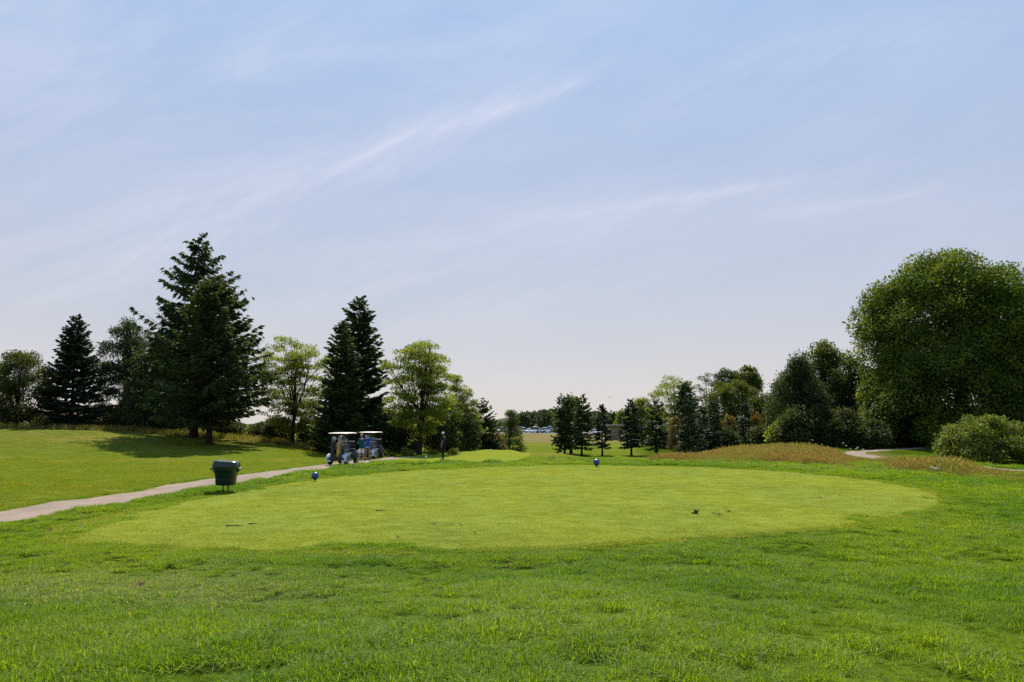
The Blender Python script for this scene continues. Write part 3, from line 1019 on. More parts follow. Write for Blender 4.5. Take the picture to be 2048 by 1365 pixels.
# --- row of spruces across the course
GR = 'spruces across the course'
broad('broadleaf_tree', 'rounded broadleaf tree showing above the leftmost pair of far spruces', 'tree', 1142, 128, 786, 30, 31, 'oak', zb=1.0, clumps=130, leaves=70, rc=0.8, leaf=0.26, prof=ROUND)
ROW = [(1129, 118, 792, 25, 'leftmost of the far spruces, right of the parked cars', dict(shape=.42, mat='spruce', rag=.25, gap=.1)),
       (1163, 120, 795, 24, 'second far spruce from the left, its crown touching the leftmost one', dict(shape=.5, mat='spruce_light', gap=.05)),
       (1204, 121, 811, 19, 'slim far spruce standing alone left of the tan building', dict(shape=.75, mat='spruce_blue', gap=.15, droop=.25)),
       (1262, 121, 800, 27, 'far spruce in front of the tan building with a leaning trunk', dict(shape=.72, mat='spruce_blue')),
       (1312, 119, 802, 27, 'far spruce just right of the small yellow flag', dict(shape=.55, mat='spruce', gap=.12, whorl=.5))]
for k, (px, d, top, hw, lab, kw) in enumerate(ROW):
    q = dict(mat='spruce_blue', zb=1.5, shape=0.6, whorl=0.40, per=8, droop=0.18, hang=0.35, spray=(0.46, 0.17), dens=0.9, rag=0.2, lowround=0.2)
    q.update(kw)
    conifer('spruce_tree', lab, 'tree', px, d, top, hw, 120 + k, group=GR, **q)
for k, (px, d, top, hw, lab) in enumerate([
        (1376, 100, 796, 26, 'far spruce at the left end of the tall brown grass'),
        (1406, 104, 815, 22, 'low spruce between two taller ones behind the tall brown grass'),
        (1428, 100, 806, 24, 'far spruce left of the rusty bushes, behind the tall brown grass'),
        (1491, 98, 806, 16, 'narrow spruce standing right of the rusty bushes')]):
    conifer('spruce_tree', lab, 'tree', px, d, top, hw, 130 + k, 'spruce_blue', zb=0.4, group=GR, shape=0.62, whorl=0.38, per=8, droop=0.1, hang=0.35, spray=(0.42, 0.15), dens=0.95, rag=0.2)
# --- wood behind them
BW = dict(clumps=170, leaves=75, rc=1.0, leaf=0.34)
broad('locust_tree', 'light green feathery tree rising behind the grey roofed house', 'tree', 1346, 170, 748, 50, 141, 'locust', zb=2, group='light green locust trees', prof=ROUND, flatz=0.45, wide=0.4, **BW)
broad('locust_tree', 'yellow green tree left of the grey roofed house, behind the far spruces', 'tree', 1285, 176, 796, 32, 142, 'lime', zb=1, group='light green locust trees', prof=ROUND, flatz=0.5, wide=0.4, **BW)
broad('broadleaf_tree', 'small yellow green tree low behind the tan building', 'tree', 1246, 230, 818, 16, 152, 'lime', zb=0.5, prof=ROUND, clumps=70, leaves=60, rc=0.9, leaf=0.36)
conifer('spruce_tree', 'broad dark pointed conifer in front of the light green feathery tree', 'tree', 1372, 158, 768, 38, 143, 'pine', zb=1, shape=0.6, whorl=0.5, per=8, spray=(0.6, 0.22), dens=0.8)
broad('pine_tree', 'lone thin pine with bare gaps between its tufts, above the far wood', 'tree', 1411, 160, 742, 22, 144, 'pine', zb=4, clumps=34, leaves=60, rc=0.75, leaf=0.4, wide=0.3, flatz=0.55, prof=[(0, .8), (.3, 1), (.6, .8), (.85, .6), (1, .3)], limbs=12, tr=0.16, lump=.4)
broad('pine_tree', 'open topped pine left of the highest crown of the far wood', 'tree', 1452, 166, 738, 24, 145, 'pine', zb=6, prof=VASE, flatz=0.5, wide=0.4, clumps=90, leaves=70, rc=0.9, leaf=0.36)
broad('pine_tree', 'highest dark crown of the far wood, with sky showing through', 'tree', 1497, 166, 732, 32, 146, 'oak', zb=6, prof=VASE, flatz=0.6, clumps=120, leaves=75, rc=0.95, leaf=0.34)
broad('broadleaf_tree', 'wide mid green tree in the middle of the far wood', 'tree', 1468, 150, 758, 58, 147, 'oak', zb=0.5, prof=DOME, clumps=230, leaves=85, rc=1.0, leaf=0.34)
broad('broadleaf_tree', 'dark broadleaf tree at the right end of the far wood', 'tree', 1532, 110, 788, 42, 148, 'under', zb=0.3, prof=DOME, clumps=170, leaves=85, rc=0.85, leaf=0.26)
for k, (px, d, top, hw, lab) in enumerate([
        (1352, 140, 834, 20, 'rusty yellow bush in front of the grey roofed house'),
        (1455, 112, 828, 22, 'rusty brown bush left of the narrow spruce'),
        (1510, 106, 828, 18, 'rusty brown bush right of the narrow spruce')]):
    broad('shrub', lab, 'shrub', px, d, top, hw, 160 + k, 'rust', zb=0.05, clumps=70, leaves=80, rc=0.6, leaf=0.2, prof=DOME, limbs=4, stems=3, tr=0.06, group='rusty bushes')
for k, (px, d, top, hw, lab) in enumerate([
        (1450, 104, 852, 26, 'low dark bush under the rusty brown bush'),
        (1330, 150, 850, 30, 'dark hedge bush below the grey roofed house'),
        (1400, 130, 822, 40, 'dark bushy growth behind the three spruces on the grass bank'),
        (1530, 92, 850, 30, 'low dark bush at the top of the tall grass bank')]):
    broad('shrub', lab, 'shrub', px, d, top, hw, 170 + k, 'under', zb=0.05, clumps=80, leaves=80, rc=0.7, leaf=0.22, prof=DOME, limbs=4, stems=3, tr=0.06)
# --- trees on the right
RG = 'mixed trees left of the big maple'
broad('broadleaf_tree', 'thin reddish tinged tree at the left of the mixed group', 'tree', 1568, 88, 740, 38, 181, 'olive', zb=0.2, clumps=130, leaves=80, rc=0.7, leaf=0.2, prof=EGG, group=RG)
broad('pine_tree', 'dark pointed pine in the middle of the mixed group', 'tree', 1603, 80, 706, 54, 182, 'pine', zb=0.1, lump=.5, clumps=230, leaves=110, rc=0.75, leaf=0.28, wide=0.3, flatz=0.55, prof=EGG, group=RG)
broad('broadleaf_tree', 'tallest tree of the mixed group, with loose yellowing top leaves', 'tree', 1655, 86, 682, 56, 183, 'oak', zb=0.2, clumps=290, leaves=95, rc=0.75, leaf=0.22, prof=DOME, lump=.35, group=RG)
broad('broadleaf_tree', 'round dark tree between the tallest of the mixed group and the maple', 'tree', 1708, 82, 706, 48, 184, 'under', zb=0.1, clumps=190, leaves=95, rc=0.75, leaf=0.2, prof=DOME, group=RG)
broad('shrub', 'sunlit lime green shrub at the left foot of the mixed trees', 'shrub', 1556, 77, 842, 24, 185, 'locust', zb=0.05, clumps=46, leaves=60, rc=0.45, leaf=0.2, prof=EGG, limbs=5, stems=3, tr=0.05)
for k, (px, d, top, hw, lab) in enumerate([
        (1590, 76, 815, 42, 'dark bush at the foot of the dark pointed pine'),
        (1640, 76, 810, 46, 'dark bush at the foot of the tallest mixed tree'),
        (1690, 74, 815, 46, 'dark bush behind the visible end of the right gravel path'),
        (1745, 72, 838, 36, 'olive bush under the left edge of the big maple')]):
    broad('shrub', lab, 'shrub', px, d, top, hw, 190 + k, 'under', zb=0.05, clumps=70, leaves=120, rc=0.75, leaf=0.19, lump=.6, prof=EGG, limbs=5, stems=3, tr=0.06, group='bushes at the foot of the right trees')
broad('maple_tree', 'huge dense dark green maple filling the right edge', 'tree', 1916, 76, 502, 190, 201, 'maple', zb=0.3, clumps=480, leaves=560, rc=1.5, leaf=0.205, wide=0.9, prof=MAPLE, shell=.78, lump=.24, puff=6.0, limbs=10, tr=0.45, leaf_up=0.9)
broad('round_bush', 'wide rounded bush with pale glossy leaves below the maple', 'bush', 1972, 52, 830, 96, 202, 'bush', zb=0.05, clumps=190, leaves=150, rc=0.45, leaf=0.14, wide=0.6, prof=[(0, .9), (.25, 1), (.5, .95), (.75, .74), (.92, .42), (1, .15)], shell=.75, lump=.15, limbs=8, stems=4, tr=0.07)

for k, (px, d, top, hw, lab) in enumerate([  # thickets added to darken the bright gap below the maple
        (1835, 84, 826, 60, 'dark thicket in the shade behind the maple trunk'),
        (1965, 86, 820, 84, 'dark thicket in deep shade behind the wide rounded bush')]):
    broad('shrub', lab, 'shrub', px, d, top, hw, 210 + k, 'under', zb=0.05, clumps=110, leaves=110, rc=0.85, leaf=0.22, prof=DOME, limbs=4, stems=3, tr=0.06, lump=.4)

# --- far woods: reads as one mass
P_, D_, N_, L_ = [], [], [], []
r = np.random.default_rng(5)
for (px0, px1, d, top, n) in ((1044, 1125, 330, 826, 26), (1168, 1262, 340, 826, 26), (1085, 1118, 300, 820, 8), (960, 1060, 420, 845, 20), (430, 700, 300, 846, 34), (700, 960, 260, 848, 26), (-60, 430, 210, 838, 40), (1250, 1420, 300, 824, 30), (1540, 2100, 240, 815, 40)):
    for k in range(n):
        px = r.uniform(px0, px1)
        dd = d * r.uniform(0.95, 1.08)
        x = at(px, dd)
        z0 = float(h(x, dd))
        Hh = (ztop(top, dd) - z0) * r.uniform(0.78, 1.08)
        Rw = Hh * r.uniform(0.25, 0.42)
        m = 420
        g = nrm(r.normal(0, 1, (m, 3))) * (r.uniform(0.3, 1, m) ** 0.5)[:, None]
        lob = 1 + .25 * np.sin(4 * np.arctan2(g[:, 1], g[:, 0]) + k) * np.cos(5 * g[:, 2] + k)
        P_.append(np.column_stack([x + g[:, 0] * Rw * lob, dd + g[:, 1] * Rw * lob, z0 + Hh * .5 + g[:, 2] * Hh * .5]))
        D_.append(g + r.normal(0, .8, (m, 3)))
        N_.append(np.array([[0, 0, .5]]) + r.normal(0, .6, (m, 3)))
        L_.append(np.full(m, Hh * 0.16) * r.uniform(0.6, 1.4, m))
LL = np.concatenate(L_)
V, Q = cards(np.concatenate(P_), np.concatenate(D_), np.concatenate(N_), LL, LL * 0.8, 0.1)
tag(obj_np('far_woods', V, Q, M['far']), 'hazy distant belt of woods behind the parked cars', 'woods', kind='stuff')

# --- hill on the horizon
M['hill'] = plain('hill_forest', (0.045, 0.065, 0.030), 0.95, spec=0.05, var=0.2, nscale=0.02)
hx = np.linspace(-900, 500, 90)
rows = []
for k, q in enumerate(np.linspace(-1, 1, 13)):
    prof = (14 + 8 * np.sin(hx / 110 + 1) + 5 * np.sin(hx / 47) + 2 * np.sin(hx / 13)) * np.exp(-((hx + 60) / 420) ** 4)
    zz = np.maximum(prof, 2) * (1 - q * q) - 3 + (1.2 * np.sin(hx / 5 + k) if abs(q) < 1 else 0)
    rows.append(np.column_stack([hx, np.full_like(hx, 1750 + q * 260), zz]))
V = np.concatenate(rows)
i, j = np.meshgrid(np.arange(12), np.arange(89), indexing='ij')
Q = np.stack([i * 90 + j, i * 90 + j + 1, (i + 1) * 90 + j + 1, (i + 1) * 90 + j], -1).reshape(-1, 4)
tag(obj_np('hill', V, Q, M['hill'], smooth=True), 'low wooded blue grey hill on the horizon', 'hill', kind='structure')

# ------------------------------------------------------------------ mesh kit for the objects


def bx_(bm, c, s, rot=None, bev=0.0, seg=2):
    """a box with rounded edges at c, size s"""
    r_ = bmesh.ops.create_cube(bm, size=1.0)
    vs = r_['verts']
    for v in vs:
        v.co = Vector((v.co.x * s[0], v.co.y * s[1], v.co.z * s[2]))
    if bev > 0:
        es = list({e for v in vs for e in v.link_edges})
        g = bmesh.ops.bevel(bm, geom=es, offset=bev, segments=seg, affect='EDGES', profile=0.5)
        vs = list({v for f in g['faces'] for v in f.verts} | {v for v in vs if v.is_valid})
        # all verts of this island
        seen, st = set(), [vs[0]]
        while st:
            v = st.pop()
            if v in seen:
                continue
            seen.add(v)
            st.extend(e.other_vert(v) for e in v.link_edges)
        vs = list(seen)
    mt_ = Matrix.Translation(c) @ (rot.to_4x4() if rot is not None else Matrix.Identity(4))
    for v in vs:
        v.co = mt_ @ v.co
    return vs


def tb_(bm, pts, rad, n=8, caps=True):
    pts = [Vector(p) for p in pts]
    if not isinstance(rad, (list, tuple)):
        rad = [rad] * len(pts)
    V, Q = tube([tuple(p) for p in pts], rad, n)
    vs = [bm.verts.new(tuple(v)) for v in V]
    for q in Q:
        bm.faces.new([vs[i] for i in q])
    if caps:
        bm.faces.new(vs[:n][::-1])
        bm.faces.new(vs[-n:])
    return vs


def lathe_(bm, prof, n=24, axis='Z', c=(0, 0, 0), sx=1.0, sy=1.0):
    """turn a profile of (radius, height) about an axis"""
    rings = []
    for (r_, z_) in prof:
        ring = []
        for k in range(n):
            a = 2 * PI * k / n
            p = Vector((r_ * math.cos(a) * sx, r_ * math.sin(a) * sy, z_))
            if axis == 'X':
                p = Vector((p.z, p.x, p.y))
            ring.append(bm.verts.new(p + Vector(c)))
        rings.append(ring)
    for a, b in zip(rings[:-1], rings[1:]):
        for k in range(n):
            bm.faces.new((a[k], a[(k + 1) % n], b[(k + 1) % n], b[k]))
    bm.faces.new(rings[0][::-1])
    bm.faces.new(rings[-1])
    return rings


def loft_(bm, rings, closed_ends=True):
    R_ = [[bm.verts.new(p) for p in r_] for r_ in rings]
    n = len(R_[0])
    for a, b in zip(R_[:-1], R_[1:]):
        for k in range(n):
            bm.faces.new((a[k], a[(k + 1) % n], b[(k + 1) % n], b[k]))
    if closed_ends:
        bm.faces.new(R_[0][::-1])
        bm.faces.new(R_[-1])
    return R_


def rrect(w_, d_, rad, n=5, z=0.0, cx=0.0, cy=0.0):
    out = []
    for (sx, sy, a0) in ((1, 1, 0), (-1, 1, 90), (-1, -1, 180), (1, -1, 270)):
        for k in range(n):
            a = math.radians(a0 + 90 * k / (n - 1))
            out.append(Vector((cx + sx * (w_ / 2 - rad) + rad * math.cos(a), cy + sy * (d_ / 2 - rad) + rad * math.sin(a), z)))
    return out


def copy_thing(o, loc=None, rz=None, label=None, name=None):
    c = o.copy()
    C.objects.link(c)
    for ch in list(o.children):
        k = ch.copy()
        C.objects.link(k)
        k.parent = c
        for g in list(ch.children):
            m_ = g.copy()
            C.objects.link(m_)
            m_.parent = k
    if loc is not None:
        c.location = loc
    if rz is not None:
        c.rotation_euler = (0, 0, rz)
    if label:
        c['label'] = label
    return c


M['bin'] = plain('bin_plastic', (0.006, 0.030, 0.020), 0.28, spec=0.5, var=0.12, nscale=3, bump=0.1, bscale=30)
M['bin_low'] = plain('bin_band_plastic', (0.010, 0.022, 0.026), 0.34, spec=0.5, var=0.1, nscale=3)
M['steel_dark'] = plain('dark_steel', (0.03, 0.03, 0.033), 0.45, metal=0.6, var=0.15)
M['ball'] = plain('blue_marker_paint', (0.008, 0.030, 0.190), 0.2, spec=0.5, var=0.05, coat=0.3)
M['white_paint'] = plain('white_paint', (0.78, 0.78, 0.76), 0.35, var=0.05, nscale=2)
M['cart_white'] = plain('cart_white_plastic', (0.56, 0.56, 0.55), 0.4, var=0.05, nscale=2, coat=0.05)
M['cowl'] = plain('dark_cowl_plastic', (0.018, 0.020, 0.024), 0.45, var=0.08, nscale=2)
M['roof'] = plain('cart_roof_plastic', (0.46, 0.395, 0.325), 0.45, var=0.06, nscale=2)  # cream toned down for the shade over the carts
M['black'] = plain('black_plastic', (0.018, 0.018, 0.021), 0.5, var=0.2)
M['tyre'] = plain('tyre_rubber', (0.016, 0.016, 0.017), 0.75, var=0.2, nscale=12)
M['rim'] = plain('rim_metal', (0.50, 0.50, 0.50), 0.35, metal=0.6, var=0.1)
M['seat'] = plain('seat_vinyl', (0.16, 0.155, 0.15), 0.5, var=0.06)  # vinyl darkened to carry the tree shade on the farther cart
M['gold'] = plain('yellow_bag_cloth', (0.50, 0.33, 0.055), 0.7, var=0.12, nscale=9)
M['bagblk'] = plain('black_bag_cloth', (0.020, 0.021, 0.028), 0.65, var=0.2, nscale=9)
M['chrome'] = plain('chrome', (0.62, 0.62, 0.63), 0.22, metal=1.0, var=0.03)
M['skin'] = plain('skin', (0.42, 0.24, 0.165), 0.55, spec=0.3, var=0.06, nscale=18)
M['skin_dark'] = plain('skin_tan', (0.27, 0.15, 0.10), 0.55, spec=0.3, var=0.06, nscale=18)
M['teal'] = plain('teal_shirt_cloth', (0.010, 0.085, 0.110), 0.85, spec=0.1, var=0.1, nscale=14)
M['blue'] = plain('blue_shirt_cloth', (0.022, 0.110, 0.420), 0.85, spec=0.1, var=0.1, nscale=14)
M['navy'] = plain('navy_shirt_cloth', (0.012, 0.016, 0.042), 0.85, spec=0.1, var=0.1, nscale=14)
M['white_cloth'] = plain('white_cloth', (0.72, 0.71, 0.74), 0.85, spec=0.1, var=0.06, nscale=14)
M['tan_cloth'] = plain('tan_cloth', (0.26, 0.185, 0.115), 0.85, spec=0.1, var=0.08, nscale=14)
M['black_cloth'] = plain('black_cloth', (0.012, 0.012, 0.015), 0.85, spec=0.1, var=0.1, nscale=14)
M['peach_cloth'] = plain('peach_cloth', (0.60, 0.38, 0.24), 0.85, spec=0.1, var=0.06, nscale=14)
M['dkblue_cloth'] = plain('dark_blue_cloth', (0.014, 0.025, 0.11), 0.85, spec=0.1, var=0.06, nscale=14)
M['hair'] = plain('dark_hair', (0.018, 0.013, 0.010), 0.6, spec=0.3, var=0.3, nscale=60)
M['shoe'] = plain('shoe_leather', (0.30, 0.29, 0.28), 0.5, var=0.1)
M['shoe_dark'] = plain('dark_shoe_leather', (0.03, 0.028, 0.028), 0.5, var=0.1)
M['deadleaf'] = plain('dead_leaf', (0.17, 0.095, 0.045), 0.8, spec=0.1, var=0.2, nscale=30)
M['twig'] = plain('twig_bark', (0.12, 0.085, 0.05), 0.9, spec=0.1, var=0.2, nscale=30)
M['yellow_flag'] = plain('yellow_flag_cloth', (0.75, 0.68, 0.10), 0.8, spec=0.1, var=0.05)
M['flower'] = plain('flower_head', (0.78, 0.76, 0.62), 0.9, spec=0.1, var=0.06, nscale=40)
M['stalk'] = plain('flower_stalk', (0.14, 0.15, 0.05), 0.9, spec=0.1, var=0.1)
M['glass'] = plain('dark_window_glass', (0.025, 0.03, 0.035), 0.06, spec=0.6, var=0.05)
m_, nt_, out_ = mat_new('windshield_glass')
gp = N(nt_, 'ShaderNodeBsdfTransparent', Color=(0.62, 0.66, 0.68, 1))
gg = N(nt_, 'ShaderNodeBsdfGlossy', Roughness=0.08)
gm = N(nt_, 'ShaderNodeMixShader')
gm.inputs[0].default_value = 0.08
L(nt_, gp.outputs[0], gm.inputs[1])
L(nt_, gg.outputs[0], gm.inputs[2])
L(nt_, gm.outputs[0], out_.inputs[0])
M['clear'] = m_


# ------------------------------------------------------------------ litter bins
def make_bin():
    o = thing('litter_bin', 'x', 'litter bin')
    # body: rounded square bucket narrowing downwards, with a wider shoulder
    bm = bmesh.new()
    loft_(bm, [rrect(.50, .46, .12, 5, .235), rrect(.60, .55, .14, 5, .245), rrect(.645, .59, .14, 5, .30), rrect(.665, .61, .13, 5, .50), rrect(.675, .62, .13, 5, .515)])
    obj_bm('base_band', bm, M['bin_low'], o)
    bm = bmesh.new()
    loft_(bm, [rrect(.655, .60, .13, 5, .517), rrect(.69, .64, .13, 5, .56), rrect(.735, .68, .13, 5, .72), rrect(.75, .70, .13, 5, .735), rrect(.80, .73, .13, 5, .80), rrect(.81, .74, .13, 5, .83)])
    obj_bm('bucket', bm, M['bin'], o)
    # lid: a hood with a hollow sloping top
    bm = bmesh.new()
    R_ = []
    for (w_, d_, rad, z_, tilt) in ((.84, .77, .13, .832, 0), (.87, .80, .14, .85, 0), (.87, .80, .14, .90, 0), (.845, .775, .14, .985, .02), (.80, .73, .14, 1.045, .045), (.70, .64, .14, 1.085, .06), (.45, .40, .12, 1.085, .05), (.15, .14, .05, 1.075, .04)):
        r_ = rrect(w_, d_, rad, 5, z_)
        for v in r_:
            v.z -= tilt * (v.x / .42) * 0.5 + tilt * 0.35 * max(0, 1 - abs(v.x) / .3) * (1 if z_ > 1.05 else 0.2)
        R_.append(r_)
    loft_(bm, R_)
    obj_bm('lid', bm, M['bin'], o)
    for s in (-1, 1):
        bm = bmesh.new()
        bx_(bm, (s * .455, 0, .80), (.13, .36, .06), bev=.02)
        bx_(bm, (s * .405, 0, .735), (.05, .22, .12), bev=.02)
        obj_bm('handle', bm, M['bin_low'], o)
        bm = bmesh.new()
        tb_(bm, [(s * .085, .0, -.15), (s * .085, .0, .26)], .021, 10)
        obj_bm('post', bm, M['steel_dark'], o)
    return o


b = make_bin()
bxp, byp = flat(451, 986)
b.location = (bxp, byp, 0.03)
b.rotation_euler = (0, 0, math.radians(8))
b['label'] = 'big dark green plastic bin on two thin posts beside the cart path'
b2 = copy_thing(b, (at(1022, 92), 92, float(h(at(1022, 92), 92))), math.radians(-20), 'small far bin with a bright top, in front of the feathery larch')


# ------------------------------------------------------------------ tee markers
def make_marker(rad, mat):
    o = thing('tee_marker', 'x', 'tee marker', group='ball markers on the tees')
    bm = bmesh.new()
    pr = []
    for k in range(17):
        a = -PI / 2 + PI * k / 16
        r_ = math.cos(a) * rad
        z_ = math.sin(a) * rad
        if z_ < 0:
            z_ *= 1.12
            r_ *= 1 - 0.10 * (z_ / rad) ** 2
        pr.append((max(r_, 0.006), z_ + rad * 1.36))
    lathe_(bm, pr, 28)
    obj_bm('ball', bm, mat, o)
    bm = bmesh.new()
    tb_(bm, [(0, 0, -.1), (0, 0, rad * .26)], rad * .16, 8)
    obj_bm('stake', bm, M['steel_dark'], o)
    return o


mk = make_marker(0.155, M['ball'])
x_, y_ = flat(630, 964)
mk.location = (x_, y_, .03)
mk['label'] = 'blue ball tee marker on the near tee, the one beside the cart path'
mk2 = make_marker(0.185, M['ball'])
x_, y_ = flat(1193, 935.5)
mk2.location = (x_, y_, .03)
mk2['label'] = 'blue ball tee marker at the far edge of the near tee, below the far spruces'
for px, d, lab in ((853, 59, 'small white ball tee marker left of the person in navy'), (982, 70, 'small white ball tee marker right of the person in navy')):
    q = make_marker(0.085, M['white_paint'])
    x_ = at(px, d)
    q.location = (x_, d, float(h(x_, d)) + .03)
    q['label'] = lab


# ------------------------------------------------------------------ golf carts
def make_cart():
    o = thing('golf_cart', 'x', 'golf cart', group='golf carts parked on the path')
    bm = bmesh.new()
    bx_(bm, (0, 0, .30), (1.0, 2.1, .10), bev=.02)
    bx_(bm, (0, -.72, .50), (.66, .80, .36), bev=.05)
    bx_(bm, (0, -1.14, .36), (1.02, .10, .12), bev=.03)
    obj_bm('chassis', bm, M['black'], o)
    # rear body shell with fenders arching over the wheels
    for s in (-1, 1):
        bm = bmesh.new()
        R_ = []
        for k in range(13):
            a = math.radians(-8 + 196 * k / 12)
            r_ = []
            for (q, lift) in ((-.17, 0.0), (-.13, .045), (.10, .05), (.165, .02), (.17, -.02), (.10, .005), (-.13, .0), (-.17, -.04)):
                rr = .315 + lift
                r_.append(Vector((s * .47 + s * q, -.72 + rr * math.cos(a) * 1.12, .24 + rr * math.sin(a) * 1.12)))
            R_.append(r_)
        loft_(bm, R_)
        bx_(bm, (s * .42, -.40, .50), (.28, .28, .34), bev=.05)
        obj_bm('rear_fender', bm, M['cart_white'], o)
    # front cowl
    bm = bmesh.new()
    loft_(bm, [rrect(1.10, .80, .18, 5, .30, 0, .92), rrect(1.14, .86, .2, 5, .45, 0, .92), rrect(1.10, .74, .2, 5, .62, 0, .90), rrect(1.00, .44, .15, 5, .82, 0, .80), rrect(.94, .26, .1, 5, .90, 0, .72)])
    obj_bm('front_cowl', bm, M['cowl'], o)
    for s in (-1, 1):
        bm = bmesh.new()
        bx_(bm, (s * .36, 1.27, .58), (.18, .06, .10), bev=.02)
        obj_bm('headlight', bm, M['glass'], o)
    bm = bmesh.new()
    bx_(bm, (0, -.02, .62), (1.02, .50, .14), bev=.05, seg=3)
    obj_bm('seat', bm, M['seat'], o)
    for s in (-1, 1):
        bm = bmesh.new()
        bx_(bm, (s * .26, -.31, .92), (.48, .10, .40), Matrix.Rotation(math.radians(-10), 3, 'X'), bev=.045, seg=3)
        obj_bm('backrest', bm, M['seat'], o)
    bm = bmesh.new()
    bx_(bm, (0, -.40, 1.19), (1.06, .05, .045), bev=.015)
    bx_(bm, (0, -.40, .84), (1.06, .04, .035), bev=.012)
    obj_bm('rear_rail', bm, M['white_paint'], o)
    for s in (-1, 1):
        bm = bmesh.new()
        tb_(bm, [(s * .52, -.48, .58), (s * .54, -.52, 1.2), (s * .52, -.60, 1.80)], .022, 8)
        obj_bm('roof_post', bm, M['black'], o)
        bm = bmesh.new()
        tb_(bm, [(s * .52, .78, .84), (s * .52, .64, 1.3), (s * .50, .46, 1.80)], .022, 8)
        obj_bm('roof_post', bm, M['black'], o)
    bm = bmesh.new()
    loft_(bm, [rrect(1.12, 1.62, .16, 6, 1.795, 0, -.08), rrect(1.24, 1.74, .2, 6, 1.805, 0, -.08), rrect(1.26, 1.76, .2, 6, 1.825, 0, -.08), rrect(1.14, 1.62, .2, 6, 1.855, 0, -.08), rrect(.7, 1.1, .2, 6, 1.875, 0, -.08)])
    obj_bm('roof', bm, M['roof'], o)
    bm = bmesh.new()
    rw = Matrix.Rotation(math.radians(18.5), 3, 'X')
    bx_(bm, (0, .64, 1.33), (.98, .008, .88), rw)
    wsd = obj_bm('windshield', bm, M['clear'], o)
    bm = bmesh.new()
    bx_(bm, (0, .64, 1.33), (1.0, .022, .03), rw, bev=.005)
    obj_bm('frame_bar', bm, M['white_paint'], wsd)
    bm = bmesh.new()
    ring = [(math.cos(a) * .17 - .26, .40 + math.sin(a) * .10, .98 + math.sin(a) * .13) for a in np.linspace(0, 2 * PI, 19)]
    tb_(bm, ring, .016, 6, False)
    tb_(bm, [(-.26, .40, .98), (-.26, .62, .78)], .02, 6)
    tb_(bm, [(-.42, .40, .98), (-.10, .40, .98)], .012, 6)
    obj_bm('steering_wheel', bm, M['black'], o)
    bm = bmesh.new()
    tb_(bm, [(-.50, -.50, 1.02), (-.50, -.98, 1.02), (.50, -.98, 1.02), (.50, -.50, 1.02)], .018, 8)
    bx_(bm, (0, -1.04, .44), (.80, .26, .05), bev=.015)
    bx_(bm, (0, -.84, .74), (.78, .03, .36), bev=.01)
    obj_bm('bag_rack', bm, M['black'], o)
    for (sx, y0) in ((-1, -.72), (1, -.72), (-1, .86), (1, .86)):
        bm = bmesh.new()
        w_ = .10
        lathe_(bm, [(.12, -w_), (.19, -w_), (.225, -w_ * .8), (.235, -w_ * .3), (.235, w_ * .3), (.225, w_ * .8), (.19, w_), (.12, w_)], 22, 'X')
        wh = obj_bm('wheel', bm, M['tyre'], o)
        wh.location = (sx * .49, y0, .235)
        bm = bmesh.new()
        lathe_(bm, [(.03, sx * .075), (.125, sx * .08), (.13, sx * .112), (.06, sx * .104), (.02, sx * .118)], 18, 'X')
        obj_bm('rim', bm, M['rim'], wh)
    return o


def make_bag(mat, label, seed):
    o = thing('golf_bag', label, 'golf bag', group='golf bags on the carts')
    r_ = random.Random(seed)
    bm = bmesh.new()
    lathe_(bm, [(.115, 0), (.13, .02), (.13, .10), (.12, .4), (.125, .72), (.14, .78), (.14, .85), (.12, .86), (.115, .80)], 18)
    obj_bm('bag_body', bm, mat, o)
    bm = bmesh.new()
    bx_(bm, (0, -.125, .27), (.17, .10, .36), bev=.035, seg=3)
    bx_(bm, (0, -.12, .60), (.14, .07, .16), bev=.025, seg=3)
    obj_bm('pocket', bm, mat, o)
    bm = bmesh.new()
    tb_(bm, [(.10, -.08, .75), (.17, -.14, .55), (.12, -.13, .30)], .016, 6)
    obj_bm('strap', bm, M['black'], o)
    for k in range(6):
        a = k * 1.05 + .3
        x_, y_ = .07 * math.cos(a), .07 * math.sin(a)
        zt = r_.uniform(1.02, 1.2)
        bm = bmesh.new()
        tb_(bm, [(x_ * .8, y_ * .8, .5), (x_ * 1.3, y_ * 1.3, zt)], .007, 5)
        if k < 2:
            lathe_(bm, [(.012, zt - .06), (.045, zt - .02), (.055, zt + .04), (.035, zt + .09), (.008, zt + .10)], 10, c=(x_ * 1.3, y_ * 1.3, 0))
        else:
            bx_(bm, (x_ * 1.3 + .03, y_ * 1.3, zt + .01), (.09, .022, .05), bev=.008)
        obj_bm('club', bm, M['white_cloth'] if k == 0 else (M['black'] if k == 1 else M['chrome']), o)
    return o


def cart_at(o, px, d, rz):
    x_ = at(px, d)
    o.location = (x_, d, float(h(x_, d)) + .04)
    o.rotation_euler = (0, 0, rz)


def on_cart(bag, cart, lx, ly, lz, lean):
    rz = cart.rotation_euler[2]
    p = Matrix.Rotation(rz, 3, 'Z') @ Vector((lx, ly, lz))
    bag.location = Vector(cart.location) + p
    bag.rotation_euler = (lean, 0, rz)


c1 = make_cart()
cart_at(c1, 687, 49.4, math.radians(-10))
c1['label'] = 'white golf cart with a cream roof seen from behind, the nearer one'
c2 = copy_thing(c1, label='golf cart partly hidden behind the person in the blue shirt')
cart_at(c2, 743, 59.5, math.radians(-12))
on_cart(make_bag(M['bagblk'], 'black golf bag with a white club cover on the back of the nearer cart', 1), c1, -.22, -1.03, .47, math.radians(-8))
on_cart(make_bag(M['gold'], 'mustard yellow golf bag on the back of the nearer cart', 2), c1, .14, -1.03, .47, math.radians(-8))
on_cart(make_bag(M['bagblk'], 'black golf bag on the back of the farther cart', 3), c2, .0, -1.03, .47, math.radians(-8))


